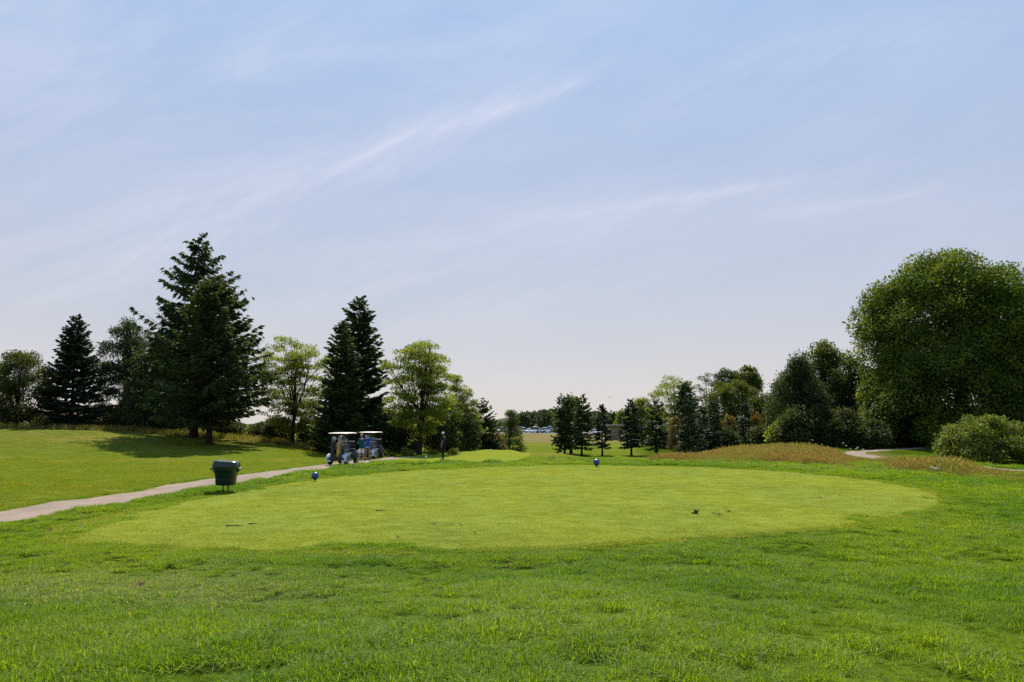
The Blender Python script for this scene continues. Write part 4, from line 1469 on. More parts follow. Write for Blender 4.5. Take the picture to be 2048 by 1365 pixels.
# ------------------------------------------------------------------ people
def skinned(joints, edges, mat, name, parent, sub=2, root=0, extra=None, voxel=0.0):
    """grow one continuous surface over a skeleton of joints {name: (pos, radius)}"""
    names = list(joints)
    me = bpy.data.meshes.new(name)
    me.from_pydata([joints[n][0] for n in names], [(names.index(a), names.index(b)) for a, b in edges], [])
    t_ = bpy.data.objects.new('grow', me)
    C.objects.link(t_)
    sk = t_.modifiers.new('skin', 'SKIN')
    lay = me.skin_vertices[0].data
    for i, n in enumerate(names):
        rr = joints[n][1]
        lay[i].radius = rr if isinstance(rr, tuple) else (rr, rr)
        lay[i].use_root = (i == root)
    sk.use_smooth_shade = True
    sb = t_.modifiers.new('sub', 'SUBSURF')
    sb.levels = sub
    sb.render_levels = sub
    dg = bpy.context.evaluated_depsgraph_get()
    res = bpy.data.meshes.new_from_object(t_.evaluated_get(dg))
    bpy.data.objects.remove(t_)
    if extra is not None:
        bm = bmesh.new()
        bm.from_mesh(res)
        extra(bm)
        bm.to_mesh(res)
        bm.free()
    if voxel > 0:
        t_ = bpy.data.objects.new('fuse', res)
        C.objects.link(t_)
        rm = t_.modifiers.new('fuse', 'REMESH')
        rm.mode = 'VOXEL'
        rm.voxel_size = voxel
        sm_ = t_.modifiers.new('smooth', 'SMOOTH')
        sm_.factor = 0.5
        sm_.iterations = 2
        dg = bpy.context.evaluated_depsgraph_get()
        res = bpy.data.meshes.new_from_object(t_.evaluated_get(dg))
        bpy.data.objects.remove(t_)
    res.name = name
    res.materials.clear()
    for m_ in (mat if isinstance(mat, (list, tuple)) else [mat]):
        res.materials.append(m_)
    res.polygons.foreach_set('use_smooth', np.ones(len(res.polygons), bool))
    res.polygons.foreach_set('material_index', np.zeros(len(res.polygons), np.int32))
    return link(bpy.data.objects.new(name, res), parent)


def head_shape(bm, c, tw, pitch=0.0):
    """head with brow, eye sockets, nose, mouth, chin and ears, facing +Y before the turn tw"""
    r_ = bmesh.ops.create_uvsphere(bm, u_segments=28, v_segments=22, radius=1.0)
    R3 = Matrix.Rotation(tw, 3, 'Z') @ Matrix.Rotation(pitch, 3, 'X')
    for v in r_['verts']:
        x_, y_, z_ = v.co
        w_ = 1.0 - 0.22 * max(0, -z_) ** 1.3
        X_ = x_ * .076 * w_
        Y_ = y_ * .098 * (1.0 if y_ < 0 else 1 - 0.10 * max(0, -z_))
        Z_ = z_ * .118
        if y_ > 0:
            nose = math.exp(-((x_) / .16) ** 2 - ((z_ + .12) / .20) ** 2)
            Y_ += .026 * nose * y_
            for e in (-1, 1):
                Y_ -= .011 * math.exp(-((x_ - e * .36) / .17) ** 2 - ((z_ - .05) / .12) ** 2)
            Y_ += .007 * math.exp(-((z_ - .24) / .12) ** 2) * math.exp(-(x_ / .6) ** 2)
            Y_ -= .006 * math.exp(-((x_) / .30) ** 2 - ((z_ + .46) / .05) ** 2)
            Y_ += .008 * math.exp(-((x_) / .3) ** 2 - ((z_ + .80) / .16) ** 2)
        v.co = R3 @ Vector((X_, Y_, Z_)) + Vector(c)
    for e in (-1, 1):
        g = bmesh.ops.create_uvsphere(bm, u_segments=10, v_segments=8, radius=1.0)
        for v in g['verts']:
            v.co = R3 @ Vector((e * .078 + v.co.x * .012, -.005 + v.co.y * .022, -.005 + v.co.z * .034)) + Vector(c)


def make_person(label, x, y, rz, tall, pose, skin, shirt, legs, shorts, cap, capback, shoe, hair_len, face_turn=0.0, belt=None, sleeve=0.5):
    o = thing('person', label, 'person', (x, y, float(h(x, y)) + 0.035), rz)
    k = tall / 1.78
    P = {n: Vector(v) * k for n, v in pose.items()}
    J, E = {}, []

    def j(n, p, r_):
        J[n] = (tuple(p), tuple(q * k for q in r_) if isinstance(r_, tuple) else r_ * k)
    j('pelvis', P['pelvis'], (.145, .10))
    j('waist', P['waist'], (.135, .095))
    j('chest', P['chest'], (.16, .11))
    j('upper', P['upper'], (.14, .085))
    j('neck', P['neck'], .056)
    j('skull', P['neck'] + Vector((0, .012, .075)) * k, .055)
    E += [('pelvis', 'waist'), ('waist', 'chest'), ('chest', 'upper'), ('upper', 'neck'), ('neck', 'skull')]
    for s in ('l', 'r'):
        j('sh' + s, P['sh' + s], .062)
        j('el' + s, P['el' + s], .042)
        j('wr' + s, P['wr' + s], .029)
        E += [('upper', 'sh' + s), ('sh' + s, 'el' + s), ('el' + s, 'wr' + s)]
        d = (P['wr' + s] - P['el' + s]).normalized()
        sd = Vector((0, 1, 0)) if abs(d.y) < .75 else Vector((1, 0, 0))
        sd = (sd - d * sd.dot(d)).normalized()
        inn = d.cross(sd).normalized()
        if inn.x * (1 if s == 'l' else -1) < 0:
            inn = -inn
        palm = P['wr' + s] + d * .055 * k
        j('pm' + s, palm, (.034, .022))
        E.append(('wr' + s, 'pm' + s))
        for fi, (off, ln) in enumerate(((-.028, .062), (-.009, .075), (.010, .070), (.028, .055))):
            b_ = palm + (d * .035 + sd * off) * k
            m_ = b_ + (d * ln * .5 + inn * ln * .14) * k
            t_ = m_ + (d * ln * .42 + inn * ln * .34) * k
            for q, p, rr in (('a', b_, .0095), ('b', m_, .0088), ('c', t_, .0075)):
                j('f%d%s%s' % (fi, q, s), p, rr)
            E += [('pm' + s, 'f%da%s' % (fi, s)), ('f%da%s' % (fi, s), 'f%db%s' % (fi, s)), ('f%db%s' % (fi, s), 'f%dc%s' % (fi, s))]
        ta = P['wr' + s] + (d * .03 + sd * -.034 + inn * .01) * k
        tb2 = ta + (d * .035 - sd * .016 + inn * .014) * k
        j('ta' + s, ta, .011)
        j('tb' + s, tb2, .009)
        E += [('wr' + s, 'ta' + s), ('ta' + s, 'tb' + s)]
        j('hp' + s, P['hp' + s], .092)
        j('kn' + s, P['kn' + s], .058)
        j('cf' + s, P['kn' + s] * .66 + P['an' + s] * .34 + Vector((0, -.015, 0)) * k, .056)
        j('an' + s, P['an' + s], .038)
        j('to' + s, P['an' + s] + Vector(((-.03 if s == 'l' else .03), .15, -.055)) * k, (.042, .026))
        E += [('pelvis', 'hp' + s), ('hp' + s, 'kn' + s), ('kn' + s, 'cf' + s), ('cf' + s, 'an' + s), ('an' + s, 'to' + s)]
    hc = P['neck'] + Vector((0, .022, .148)) * k
    skinned(J, E, skin, 'body', o, 2, 0, lambda bm: head_shape(bm, hc, face_turn), voxel=.0105)
    Rf = Matrix.Rotation(face_turn, 3, 'Z')
    # shirt
    J2 = {}
    for n, r_ in (('pelvis', (.172, .128)), ('waist', (.163, .122)), ('chest', (.180, .130)), ('upper', (.155, .100))):
        J2[n] = (tuple(P[n]), tuple(q * k for q in r_))
    J2['hem'] = (tuple(P['pelvis'] - Vector((0, 0, .07)) * k), (.176 * k, .132 * k))
    J2['collar'] = (tuple(P['neck'] - Vector((0, 0, .035)) * k), .068 * k)
    E2 = [('pelvis', 'hem'), ('pelvis', 'waist'), ('waist', 'chest'), ('chest', 'upper'), ('upper', 'collar')]
    for s in ('l', 'r'):
        J2['sh' + s] = (tuple(P['sh' + s]), .078 * k)
        J2['sl' + s] = (tuple(P['sh' + s].lerp(P['el' + s], sleeve * 1.25)), .062 * k)
        E2 += [('upper', 'sh' + s), ('sh' + s, 'sl' + s)]
    skinned(J2, E2, shirt, 'shirt', o, 2, 0)
    if belt is not None:
        bm = bmesh.new()
        lathe_(bm, [(.150 * k, -.035 * k), (.190 * k, -.032 * k), (.190 * k, .012 * k), (.150 * k, .014 * k)], 26, c=tuple(P['pelvis'] - Vector((0, 0, .10)) * k), sy=.76)
        obj_bm('shirt_hem', bm, belt, o)
    # trousers or shorts
    J3 = {'pelvis': (tuple(P['pelvis'] + Vector((0, 0, .05)) * k), (.158 * k, .115 * k)), 'seat': (tuple(P['pelvis'] - Vector((0, .01, .06)) * k), (.158 * k, .120 * k))}
    E3 = [('pelvis', 'seat')]
    for s in ('l', 'r'):
        J3['hp' + s] = (tuple(P['hp' + s]), .105 * k)
        J3['kn' + s] = (tuple(P['kn' + s] + (Vector((0, 0, -.02)) * k if shorts else Vector((0, 0, 0)))), (.088 if shorts else .074) * k)
        E3 += [('seat', 'hp' + s), ('hp' + s, 'kn' + s)]
        if not shorts:
            J3['cf' + s] = (tuple(P['kn' + s].lerp(P['an' + s], .45)), .070 * k)
            J3['an' + s] = (tuple(P['an' + s] + Vector((0, 0, -.01)) * k), .062 * k)
            E3 += [('kn' + s, 'cf' + s), ('cf' + s, 'an' + s)]
    skinned(J3, E3, legs, 'shorts' if shorts else 'trousers', o, 2, 1)
    for s in ('l', 'r'):
        a_ = P['an' + s]
        bm = bmesh.new()
        fx_ = -.03 if s == 'l' else .03
        R_ = []
        for (yy, w_, hh) in ((-.085, .05, .06), (-.07, .075, .085), (0.0, .082, .10), (.07, .088, .075), (.14, .092, .06), (.185, .07, .045), (.20, .03, .03)):
            r_ = rrect(w_ * k, hh * k, min(w_, hh) * .42 * k, 4)
            R_.append([Vector((a_.x + fx_ * k * (yy + .085) / .28 + v.x, a_.y + yy * k, a_.z - .085 * k + hh * k / 2 + v.y)) for v in r_])
        loft_(bm, R_)
        obj_bm('shoe', bm, shoe, o)
    # hair
    bm = bmesh.new()
    g = bmesh.ops.create_uvsphere(bm, u_segments=20, v_segments=14, radius=1.0)
    for v in g['verts']:
        x_, y_, z_ = v.co
        if y_ > .25 and z_ < .5:
            v.co.y = .25
        zz = max(z_, -hair_len)
        v.co = Rf @ (Vector((x_ * .083, y_ * .105 - .006, zz * .122 + .008)) * k) + hc
    obj_bm('hair', bm, M['hair'], o)
    # cap with a brim
    bm = bmesh.new()
    pr = [(.089, .0), (.090, .03), (.086, .065), (.068, .10), (.038, .118), (.008, .122)]
    rings = lathe_(bm, [(a * k, b * k) for a, b in pr], 22, sy=1.2)
    sgn = -1 if capback else 1
    R_ = []
    for q in range(9):
        a = math.radians(20 + 140 * q / 8)
        ex = .07 * math.sin(a) + .002
        p0 = Vector((math.cos(a) * .088, sgn * math.sin(a) * .104, .004))
        p1 = Vector((math.cos(a) * (.088 + ex * .25), sgn * (math.sin(a) * .104 + ex), -.012))
        R_.append([p0 * k, (p0 + Vector((0, 0, .008))) * k, (p1 + Vector((0, 0, .006))) * k, p1 * k])
    loft_(bm, R_)
    for v in bm.verts:
        v.co = Rf @ v.co + hc + Vector((0, 0, .035 * k))
    obj_bm('cap', bm, cap, o)
    return o


STAND = dict(pelvis=(0, 0, .98), waist=(0, .005, 1.12), chest=(0, .0, 1.30), upper=(0, -.01, 1.43), neck=(0, .0, 1.52),
             shl=(.185, -.01, 1.44), shr=(-.185, -.01, 1.44), ell=(.235, -.03, 1.15), elr=(-.235, -.03, 1.15), wrl=(.235, .05, .90), wrr=(-.235, .05, .90),
             hpl=(.09, 0, .92), hpr=(-.09, 0, .92), knl=(.105, .015, .50), knr=(-.105, .015, .50), anl=(.11, -.01, .095), anr=(-.11, -.01, .095))
PA = dict(STAND, ell=(.24, .02, 1.16), wrl=(.14, .24, 1.12), elr=(-.24, .02, 1.16), wrr=(-.12, .25, 1.10), knl=(.115, .04, .50))
PB = dict(STAND, ell=(.27, .0, 1.17), wrl=(.17, .22, 1.08), elr=(-.28, -.02, 1.17), wrr=(-.22, .18, 1.02), anl=(.15, -.01, .095), anr=(-.13, -.01, .095), knl=(.13, .015, .5), knr=(-.12, .015, .5))
PC3 = dict(STAND, elr=(-.245, -.05, 1.15), wrr=(-.25, .0, .89), ell=(.24, .03, 1.16), wrl=(.17, .22, 1.02), anl=(.07, .05, .095), anr=(-.10, -.05, .095), knl=(.085, .05, .50))
make_person('person in a teal shirt, white shorts and peach cap standing between the two carts', at(724, 55.2), 55.2, math.radians(15), 1.74, PA, M['skin'], M['teal'], M['white_cloth'], True, M['peach_cloth'], False, M['shoe'], .35, 0.2)
make_person('person in a bright blue shirt and tan trousers with back turned, beside the far cart', at(736, 55.9), 55.9, math.radians(-6), 1.83, PB, M['skin'], M['blue'], M['tan_cloth'], False, M['dkblue_cloth'], False, M['shoe_dark'], .35, -0.1, belt=M['white_cloth'])
pc = make_person('person in navy shirt, black trousers and white cap standing alone on the farther tee', at(887, 57.5), 57.5, math.radians(70), 1.85, PC3, M['skin_dark'], M['navy'], M['black_cloth'], False, M['white_cloth'], False, M['shoe'], .6, -0.5)


# ------------------------------------------------------------------ parked cars
CARCOL = {}


def car_paint(name, c, metal=0.3):
    if name not in CARCOL:
        CARCOL[name] = plain('car_paint_' + name, c, 0.16, metal=metal, var=0.03, nscale=2, coat=0.8)
    return CARCOL[name]


def make_car(kind):
    """a car facing -Y"""
    o = thing('parked_car', 'x', 'car', group='cars parked in the far lot')
    tall = {'sedan': 1.45, 'suv': 1.75, 'van': 1.95}[kind]
    bm = bmesh.new()
    sect = [(-2.25, 1.50, .35, .60), (-2.15, 1.66, .28, .74), (-1.5, 1.78, .22, .86), (-.8, 1.82, .2, .93), (.5, 1.82, .2, .96), (1.5, 1.80, .22, .98), (2.1, 1.70, .28, .94), (2.25, 1.52, .36, .80)]
    lift = 0.0 if kind == 'sedan' else .12
    R_ = []
    for (yy, w_, z0, z1) in sect:
        z1 += lift
        R_.append([Vector((x_ * w_ / 2, yy, zz)) for x_, zz in ((-.92, z0), (-1, z0 + .12), (-1, z1 - .16), (-.9, z1), (0, z1 + .03), (.9, z1), (1, z1 - .16), (1, z0 + .12), (.92, z0))])
    loft_(bm, R_)
    # pillars and roof skin
    rb = {'sedan': [(-.95, .9 + lift), (-.15, tall - .04), (.75, tall), (1.75, .95 + lift)], 'suv': [(-.95, .9 + lift), (-.2, tall - .04), (1.4, tall), (2.1, .98 + lift)], 'van': [(-1.3, .9 + lift), (-.5, tall - .05), (1.7, tall), (2.15, .98 + lift)]}[kind]
    yA, yB = rb[1][0], rb[2][0]
    R_ = []
    for yy, dz in ((yA - .08, -.05), (yA + .1, 0), ((yA + yB) / 2, .03), (yB - .1, 0), (yB + .06, -.06)):
        zt = tall + dz
        R_.append([Vector((x_, yy, zt + c_)) for x_, c_ in ((-.66, -.07), (-.60, -.01), (0, .02), (.60, -.01), (.66, -.07), (0, -.08))])
    loft_(bm, R_)
    body = obj_bm('body', bm, M['white_paint'], o)
    bm = bmesh.new()
    R_ = []
    for (yy, zz), (y2, z2) in zip(rb, rb):
        w_ = 1.62 if zz < 1.15 else 1.26
        R_.append((yy, zz, w_))
    y0, y1, y2, y3 = [p[0] for p in rb]
    zb_ = rb[0][1]
    lowr = [Vector((-.80, y0, zb_)), Vector((.80, y0, zb_)), Vector((.80, y3, zb_)), Vector((-.80, y3, zb_))]
    top = [Vector((-.63, y1, tall - .06)), Vector((.63, y1, tall - .06)), Vector((.63, y2, tall - .06)), Vector((-.63, y2, tall - .06))]
    loft_(bm, [lowr, top])
    obj_bm('windows', bm, M['glass'], o, False)
    for s in (-1, 1):
        for yy in (-1.42, 1.40):
            bm = bmesh.new()
            lathe_(bm, [(.18, -.1), (.31, -.1), (.33, -.05), (.33, .05), (.31, .1), (.18, .1)], 18, 'X')
            wh = obj_bm('wheel', bm, M['tyre'], o)
            wh.location = (s * .80, yy, .33)
        bm = bmesh.new()
        bx_(bm, (s * .64, -2.19, .66 + lift), (.34, .10, .15), bev=.03)
        obj_bm('headlight', bm, M['chrome'], o)
    return o


protos = {k: make_car(k) for k in ('sedan', 'suv', 'van')}
used_kind = set()
CARS = [(992, 262, 'sedan', 'navy', (0.02, 0.03, 0.08), 'dark blue sedan parked at the left end of the car row'),
        (1004, 262, 'suv', 'charcoal', (0.03, 0.03, 0.035), 'charcoal car parked left of the larch in the far lot'),
        (1016, 262, 'sedan', 'silver', (0.55, 0.56, 0.58), 'silver sedan half hidden behind the larch'),
        (1036, 260, 'sedan', 'black', (0.012, 0.012, 0.014), 'black sedan parked just right of the larch'),
        (1047, 260, 'suv', 'silver', (0.55, 0.56, 0.58), 'silver tall car, the second right of the larch'),
        (1058, 260, 'sedan', 'white', (0.78, 0.78, 0.78), 'white sedan parked beside the silver tall car'),
        (1069, 260, 'van', 'white', (0.78, 0.78, 0.78), 'white van, tallest vehicle of the car row'),
        (1081, 259, 'sedan', 'grey', (0.22, 0.23, 0.24), 'mid grey sedan parked right of the white van'),
        (1092, 259, 'suv', 'pearl', (0.70, 0.72, 0.76), 'pearl white tall car near the right end of the row'),
        (1103, 259, 'sedan', 'steel', (0.30, 0.36, 0.44), 'steel blue sedan at the right end of the row beside the far spruces'),
        (1000, 276, 'suv', 'white', (0.78, 0.78, 0.78), 'white tall car in the back row, left of the larch'),
        (1042, 274, 'suv', 'charcoal', (0.03, 0.03, 0.035), 'charcoal tall car in the back row, right of the larch'),
        (1100, 274, 'van', 'silver', (0.55, 0.56, 0.58), 'silver van in the back row beside the far spruces'),
        (1186, 236, 'sedan', 'white', (0.78, 0.78, 0.78), 'white sedan glimpsed between the second and the slim far spruce'),
        (1215, 236, 'suv', 'silver', (0.55, 0.56, 0.58), 'silver car glimpsed right of the slim far spruce'),
        (1228, 222, 'sedan', 'black', (0.012, 0.012, 0.014), 'black sedan parked in front of the tan building')]
for k, (px, d, kind, cn, col, lab) in enumerate(CARS):
    x_ = at(px, d)
    base = protos[kind]
    c = base if kind not in used_kind else copy_thing(base)
    used_kind.add(kind)
    c.location = (x_, d, float(h(x_, d)) + .03)
    c.rotation_euler = (0, 0, math.radians(random.uniform(-6, 6) + (28 if k % 5 == 3 else 0)))
    c['label'] = lab
    for ch in c.children:
        if ch.name.startswith('body'):
            ch.data = ch.data.copy()
            ch.data.materials[0] = car_paint(cn, col)
M['asphalt'] = plain('lot_asphalt', (0.16, 0.155, 0.15), 0.9, spec=0.1, var=0.1, nscale=0.5)
px_lot = np.array([[at(955, 255), 254.5], [at(1240, 255), 254.5], [at(1240, 300), 300], [at(955, 300), 300]])
tag(blob_sheet('parking_lot', closed_curve(px_lot, 10), M['asphalt'], 0.05, 12), 'grey asphalt lot under the far parked cars', 'car park', kind='structure')
tag(strip('path', smooth_curve([(at(1185, 205), 205), (at(1215, 203), 203), (at(1252, 200), 199), (at(1290, 195), 192)], 10), 1.8, M['white_paint'] if False else plain('pale_concrete', (0.5, 0.48, 0.45), 0.9, var=0.05), 0.08), 'short pale concrete walk in front of the tan building', 'path', kind='structure')

# ------------------------------------------------------------------ buildings
M['tan_wall'] = plain('tan_brick', (0.27, 0.20, 0.12), 0.9, spec=0.1, var=0.08, nscale=1.5)
M['roof_grey'] = plain('grey_shingle', (0.34, 0.31, 0.29), 0.9, spec=0.1, var=0.1, nscale=3, bump=0.4, bscale=12)
M['wood_dark'] = plain('dark_door', (0.03, 0.026, 0.022), 0.6, var=0.1)


def gable(bm, cx, cy, z0, w_, d_, rise, over=0.4, thick=0.12):
    """gable roof, ridge along X, with real thickness"""
    hw, hd = w_ / 2 + over, d_ / 2 + over
    dz = rise * over / (d_ / 2)
    pr = [(-hd, z0 - dz), (0, z0 + rise), (hd, z0 - dz), (hd, z0 - dz + thick), (0, z0 + rise + thick), (-hd, z0 - dz + thick)]
    loft_(bm, [[Vector((cx - hw, cy + a, b)) for a, b in pr], [Vector((cx + hw, cy + a, b)) for a, b in pr]])


def block(name, label, px, d, w_, dp, hh, gab, roofm, rz=0.0):
    x_ = at(px, d)
    z_ = float(h(x_, d))
    o = thing(name, label, 'building', (x_, d, z_), rz)
    bm = bmesh.new()
    bx_(bm, (0, 0, hh / 2 - .2), (w_, dp, hh + .4))
    if gab:
        loft_(bm, [[Vector((s * (w_ / 2 - .01), -dp / 2 + .01, hh)), Vector((s * (w_ / 2 - .01), 0, hh + gab - .03)), Vector((s * (w_ / 2 - .01), dp / 2 - .01, hh))] for s in (-1, 1)])
    obj_bm('wall', bm, M['tan_wall'], o, False)
    bm = bmesh.new()
    if gab:
        gable(bm, 0, 0, hh, w_, dp, gab)
    else:
        bx_(bm, (0, 0, hh + .20), (w_ + 1.2, dp + 1.2, .30), bev=.03)
    obj_bm('roof', bm, roofm, o, False)
    return o, x_, z_


o, x_, z_ = block('tan_building', 'small flat roofed tan brick building behind the far spruces', 1252, 200, 8.6, 7, 3.05, 0, M['roof_grey'])
bm = bmesh.new()
bx_(bm, (-1.75, -3.52, 1.05), (.95, .08, 2.1), bev=.01)
obj_bm('door', bm, M['wood_dark'], o, False)
for xx in (-3.3, 1.2, 2.9):
    bm = bmesh.new()
    bx_(bm, (xx, -3.52, 1.6), (.8 if xx > 0 else .5, .07, 1.0), bev=.01)
    wn = obj_bm('window', bm, M['white_paint'], o, False)
    bm = bmesh.new()
    bx_(bm, (xx, -3.56, 1.6), (.64 if xx > 0 else .36, .03, .84))
    obj_bm('pane', bm, M['glass'], wn, False)
o, x_, z_ = block('house', 'house with a low grey shingle roof and a small gable, half hidden by conifers', 1338, 190, 12.5, 9, 2.6, 2.3, M['roof_grey'])
bm = bmesh.new()
hp = [(-1.1, 3.5), (0, 4.75), (1.1, 3.5)]
loft_(bm, [[Vector((1.5 + a * 1.1, yy, b + .1)) for a, b in ((-1.25, 3.3), (0, 4.75), (1.25, 3.3), (1.25, 3.45), (0, 4.92), (-1.25, 3.45))] for yy in (-4.4, .2)])
obj_bm('gable_roof', bm, plain('tan_shingle', (0.36, 0.27, 0.20), 0.9, spec=0.1, var=0.1, nscale=3), o, False)
bm = bmesh.new()
loft_(bm, [[Vector((1.5 + a, yy, b)) for a, b in ((-1.1, 2.9), (1.1, 2.9), (1.1, 3.5), (0, 4.75), (-1.1, 3.5))] for yy in (-4.2, .1)])
obj_bm('gable_wall', bm, M['tan_wall'], o, False)
for xx in (-4, -1.5, 3.5):
    bm = bmesh.new()
    bx_(bm, (xx, -4.53, 1.5), (1.1, .07, 1.1), bev=.01)
    wn = obj_bm('window', bm, M['white_paint'], o, False)
    bm = bmesh.new()
    bx_(bm, (xx, -4.57, 1.5), (.94, .03, .94))
    obj_bm('pane', bm, M['glass'], wn, False)

# ------------------------------------------------------------------ flag, bird, flowers, litter
x_ = at(1277, 110)
o = thing('flagstick', 'short yellow flag on a thin pole between two far spruces', 'flag', (x_, 110, float(h(x_, 110))))
bm = bmesh.new()
tb_(bm, [(0, 0, -.1), (0, 0, 1.15)], .016, 8)
obj_bm('pole', bm, M['white_paint'], o)
bm = bmesh.new()
R_ = []
for k in range(9):
    q = k / 8
    yy = .05 * math.sin(q * 7)
    R_.append([Vector((-.016 - q * .34, yy, 1.13 - .10 * q)), Vector((-.016 - q * .34, yy + .006, 1.13 - .10 * q)), Vector((-.016 - q * .34, yy + .006, .74 + .02 * q)), Vector((-.016 - q * .34, yy, .74 + .02 * q))])
loft_(bm, R_)
obj_bm('flag_cloth', bm, M['yellow_flag'], o)

o = thing('bird', 'tiny dark bird flying in the clear sky above the far spruces', 'bird', (at(1220, 260), 260, ztop(795, 260)), math.radians(70))
bm = bmesh.new()
lathe_(bm, [(.01, -.30), (.05, -.22), (.085, -.05), (.075, .12), (.045, .2), (.05, .25), (.03, .31), (.006, .36)], 12)
for v in bm.verts:
    v.co = Vector((v.co.x, v.co.z, v.co.y))
for s in (-1, 1):
    R_ = []
    for (q, ch, zz, yo) in ((.05, .22, .02, 0), (.25, .20, .13, .03), (.45, .15, .16, -.02), (.62, .07, .12, -.10), (.72, .015, .09, -.16)):
        R_.append([Vector((s * q, yo - ch / 2, zz)), Vector((s * q, yo, zz + .018)), Vector((s * q, yo + ch / 2, zz)), Vector((s * q, yo, zz - .006))])
    loft_(bm, R_)
loft_(bm, [[Vector((-.03, -.26, 0)), Vector((.03, -.26, 0)), Vector((.03, -.26, .015)), Vector((-.03, -.26, .015))], [Vector((-.09, -.46, 0)), Vector((.09, -.46, 0)), Vector((.09, -.46, .01)), Vector((-.09, -.46, .01))]])
obj_bm('body', bm, plain('bird_feathers', (0.06, 0.06, 0.065), 0.7), o)


def make_flower(hh, hr, seed):
    r_ = np.random.default_rng(seed)
    o = thing('wildflower', 'white flower head on a thin stalk', 'flower', group='white wildflowers by the tall grass')
    bm = bmesh.new()
    tb_(bm, [(0, 0, -.05), (.02, .01, hh * .5), (.05, .0, hh)], [.008, .006, .004], 5)
    n = 12
    for k in range(n):
        a = 2.4 * k
        q = hr * math.sqrt(k / n)
        tb_(bm, [(.05, 0, hh - .02), (.05 + q * math.cos(a), q * math.sin(a), hh + hr * .55 - q * .25)], .003, 4)
    obj_bm('stalk', bm, M['stalk'], o)
    a = r_.uniform(0, 6.28, 90)
    q = hr * np.sqrt(r_.uniform(0, 1, 90))
    P = np.column_stack([.05 + q * np.cos(a), q * np.sin(a), hh + hr * .6 - q * .25 + r_.normal(0, .008, 90)])
    V, Q = cards(P, r_.normal(0, 1, (90, 3)) + [0, 0, .4], r_.normal(0, .6, (90, 3)) + [0, 0, 1], .045, .035)
    obj_np('flower_head', V, Q, M['flower'], o)
    return o


for k, (px, d, topz) in enumerate(((1622, 62, 880), (1641, 62, 889), (1684, 63, 886), (1689, 62, 891), (1697, 60, 897), (1712, 61, 895), (1709, 60, 898), (1722, 59, 901))):
    x_ = at(px, d)
    z0 = float(h(x_, d))
    f_ = make_flower(max(.5, ztop(topz, d) - z0 - .05), .05, 500 + k)
    f_.location = (x_, d, z0)
    f_['label'] = 'white flower head on a thin stalk against the dark bushes beside the right path'
for k, (px, py, d, lab) in enumerate(((1858, 938, 39.5, 'cream flower head low in the brown grass, the larger and left one of two'), (1866, 941, 39.0, 'cream flower head low in the brown grass, the smaller and right one of two'))):
    x_ = at(px, d)
    z0 = float(h(x_, d))
    f_ = make_flower(max(.3, ztop(py, d) - z0), .10 - .025 * k, 520 + k)
    f_.location = (x_, d, z0)
    f_['label'] = lab


def make_leaf(size, seed):
    r_ = random.Random(seed)
    bm = bmesh.new()
    out = []
    for k in range(20):
        a = 2 * PI * k / 20
        rad = size * (.55 + .35 * abs(math.cos(2.5 * a))) * r_.uniform(.85, 1.1)
        out.append((rad * math.cos(a), rad * math.sin(a)))
    curl = r_.uniform(.15, .45)
    zc = lambda x, y: .02 + curl * (x * x + .5 * y * y) / size + .08 * abs(x)
    top = [bm.verts.new((x, y, zc(x, y))) for x, y in out]
    mid = [bm.verts.new((x * .5, y * .5, zc(x * .5, y * .5) + .1 * size)) for x, y in out]
    c0 = bm.verts.new((0, 0, .015))
    n = len(out)
    for k in range(n):
        bm.faces.new((mid[k], mid[(k + 1) % n], top[(k + 1) % n], top[k]))
        bm.faces.new((c0, mid[(k + 1) % n], mid[k]))
    bmesh.ops.solidify(bm, geom=bm.faces[:], thickness=.003)
    tb_(bm, [(0, -size * .4, .02), (.01, -size * .9, .05), (.03, -size * 1.2, .03)], .004, 5)
    return bm


LEAF = [(1393, 1028, .13, 'curled brown leaf standing up on the right half of the tee'), (1427, 1028, .07, 'small brown leaf just right of the upright curled leaf'), (1437, 1031, .09, 'flat brown leaf between the upright curled leaf and the widest leaf'),
        (1457, 1024, .12, 'widest brown leaf, at the right of the leaf cluster on the tee'), (796, 1076, .06, 'lone dark leaf near the front edge of the tee'), (868, 1049, .09, 'orange brown leaf on the front middle of the tee'),
        (922, 1052, .06, 'small orange brown leaf right of a larger one on the tee'), (950, 1067, .05, 'tiny brown leaf at the front middle of the tee'), (1640, 997, .08, 'brown leaf alone on the right end of the tee'),
        (1900, 1010, .09, 'brown leaf caught in the rough at the right tip of the tee'), (100, 1061, .08, 'brown leaf at the left front corner of the tee')]
for k, (px, py, sz, lab) in enumerate(LEAF):
    x_, y_ = flat(px, py, .03)
    o = obj_bm('fallen_leaf', make_leaf(sz, 600 + k), M['deadleaf'])
    o.location = (x_, y_, float(h(x_, y_)) + .03)
    o.rotation_euler = (random.uniform(-.2, .2) + (0.9 if k == 0 else 0), random.uniform(-.2, .2), random.uniform(0, 6))
    tag(o, lab, 'leaf', 'fallen leaves on the tee')
for k, (px, py, sz, lab) in enumerate(((283, 1172, .07, 'brown leaf lying in the rough at the left front'), (338, 1132, .07, 'dark curled leaf in the rough just below the left front of the tee'), (1016, 1138, .14, 'dark leaf in the rough below the middle of the tee'))):
    x_, y_ = flat(px, py, .3)
    for _ in range(6):
        z_ = float(h(x_, y_)) + .06
        x_, y_ = flat(px, py, z_)
    o = obj_bm('fallen_leaf', make_leaf(sz, 650 + k), M['deadleaf'])
    o.location = (x_, y_, z_)
    o.rotation_euler = (.3, .1, k * 2)
    tag(o, lab, 'leaf', 'fallen leaves in the rough')
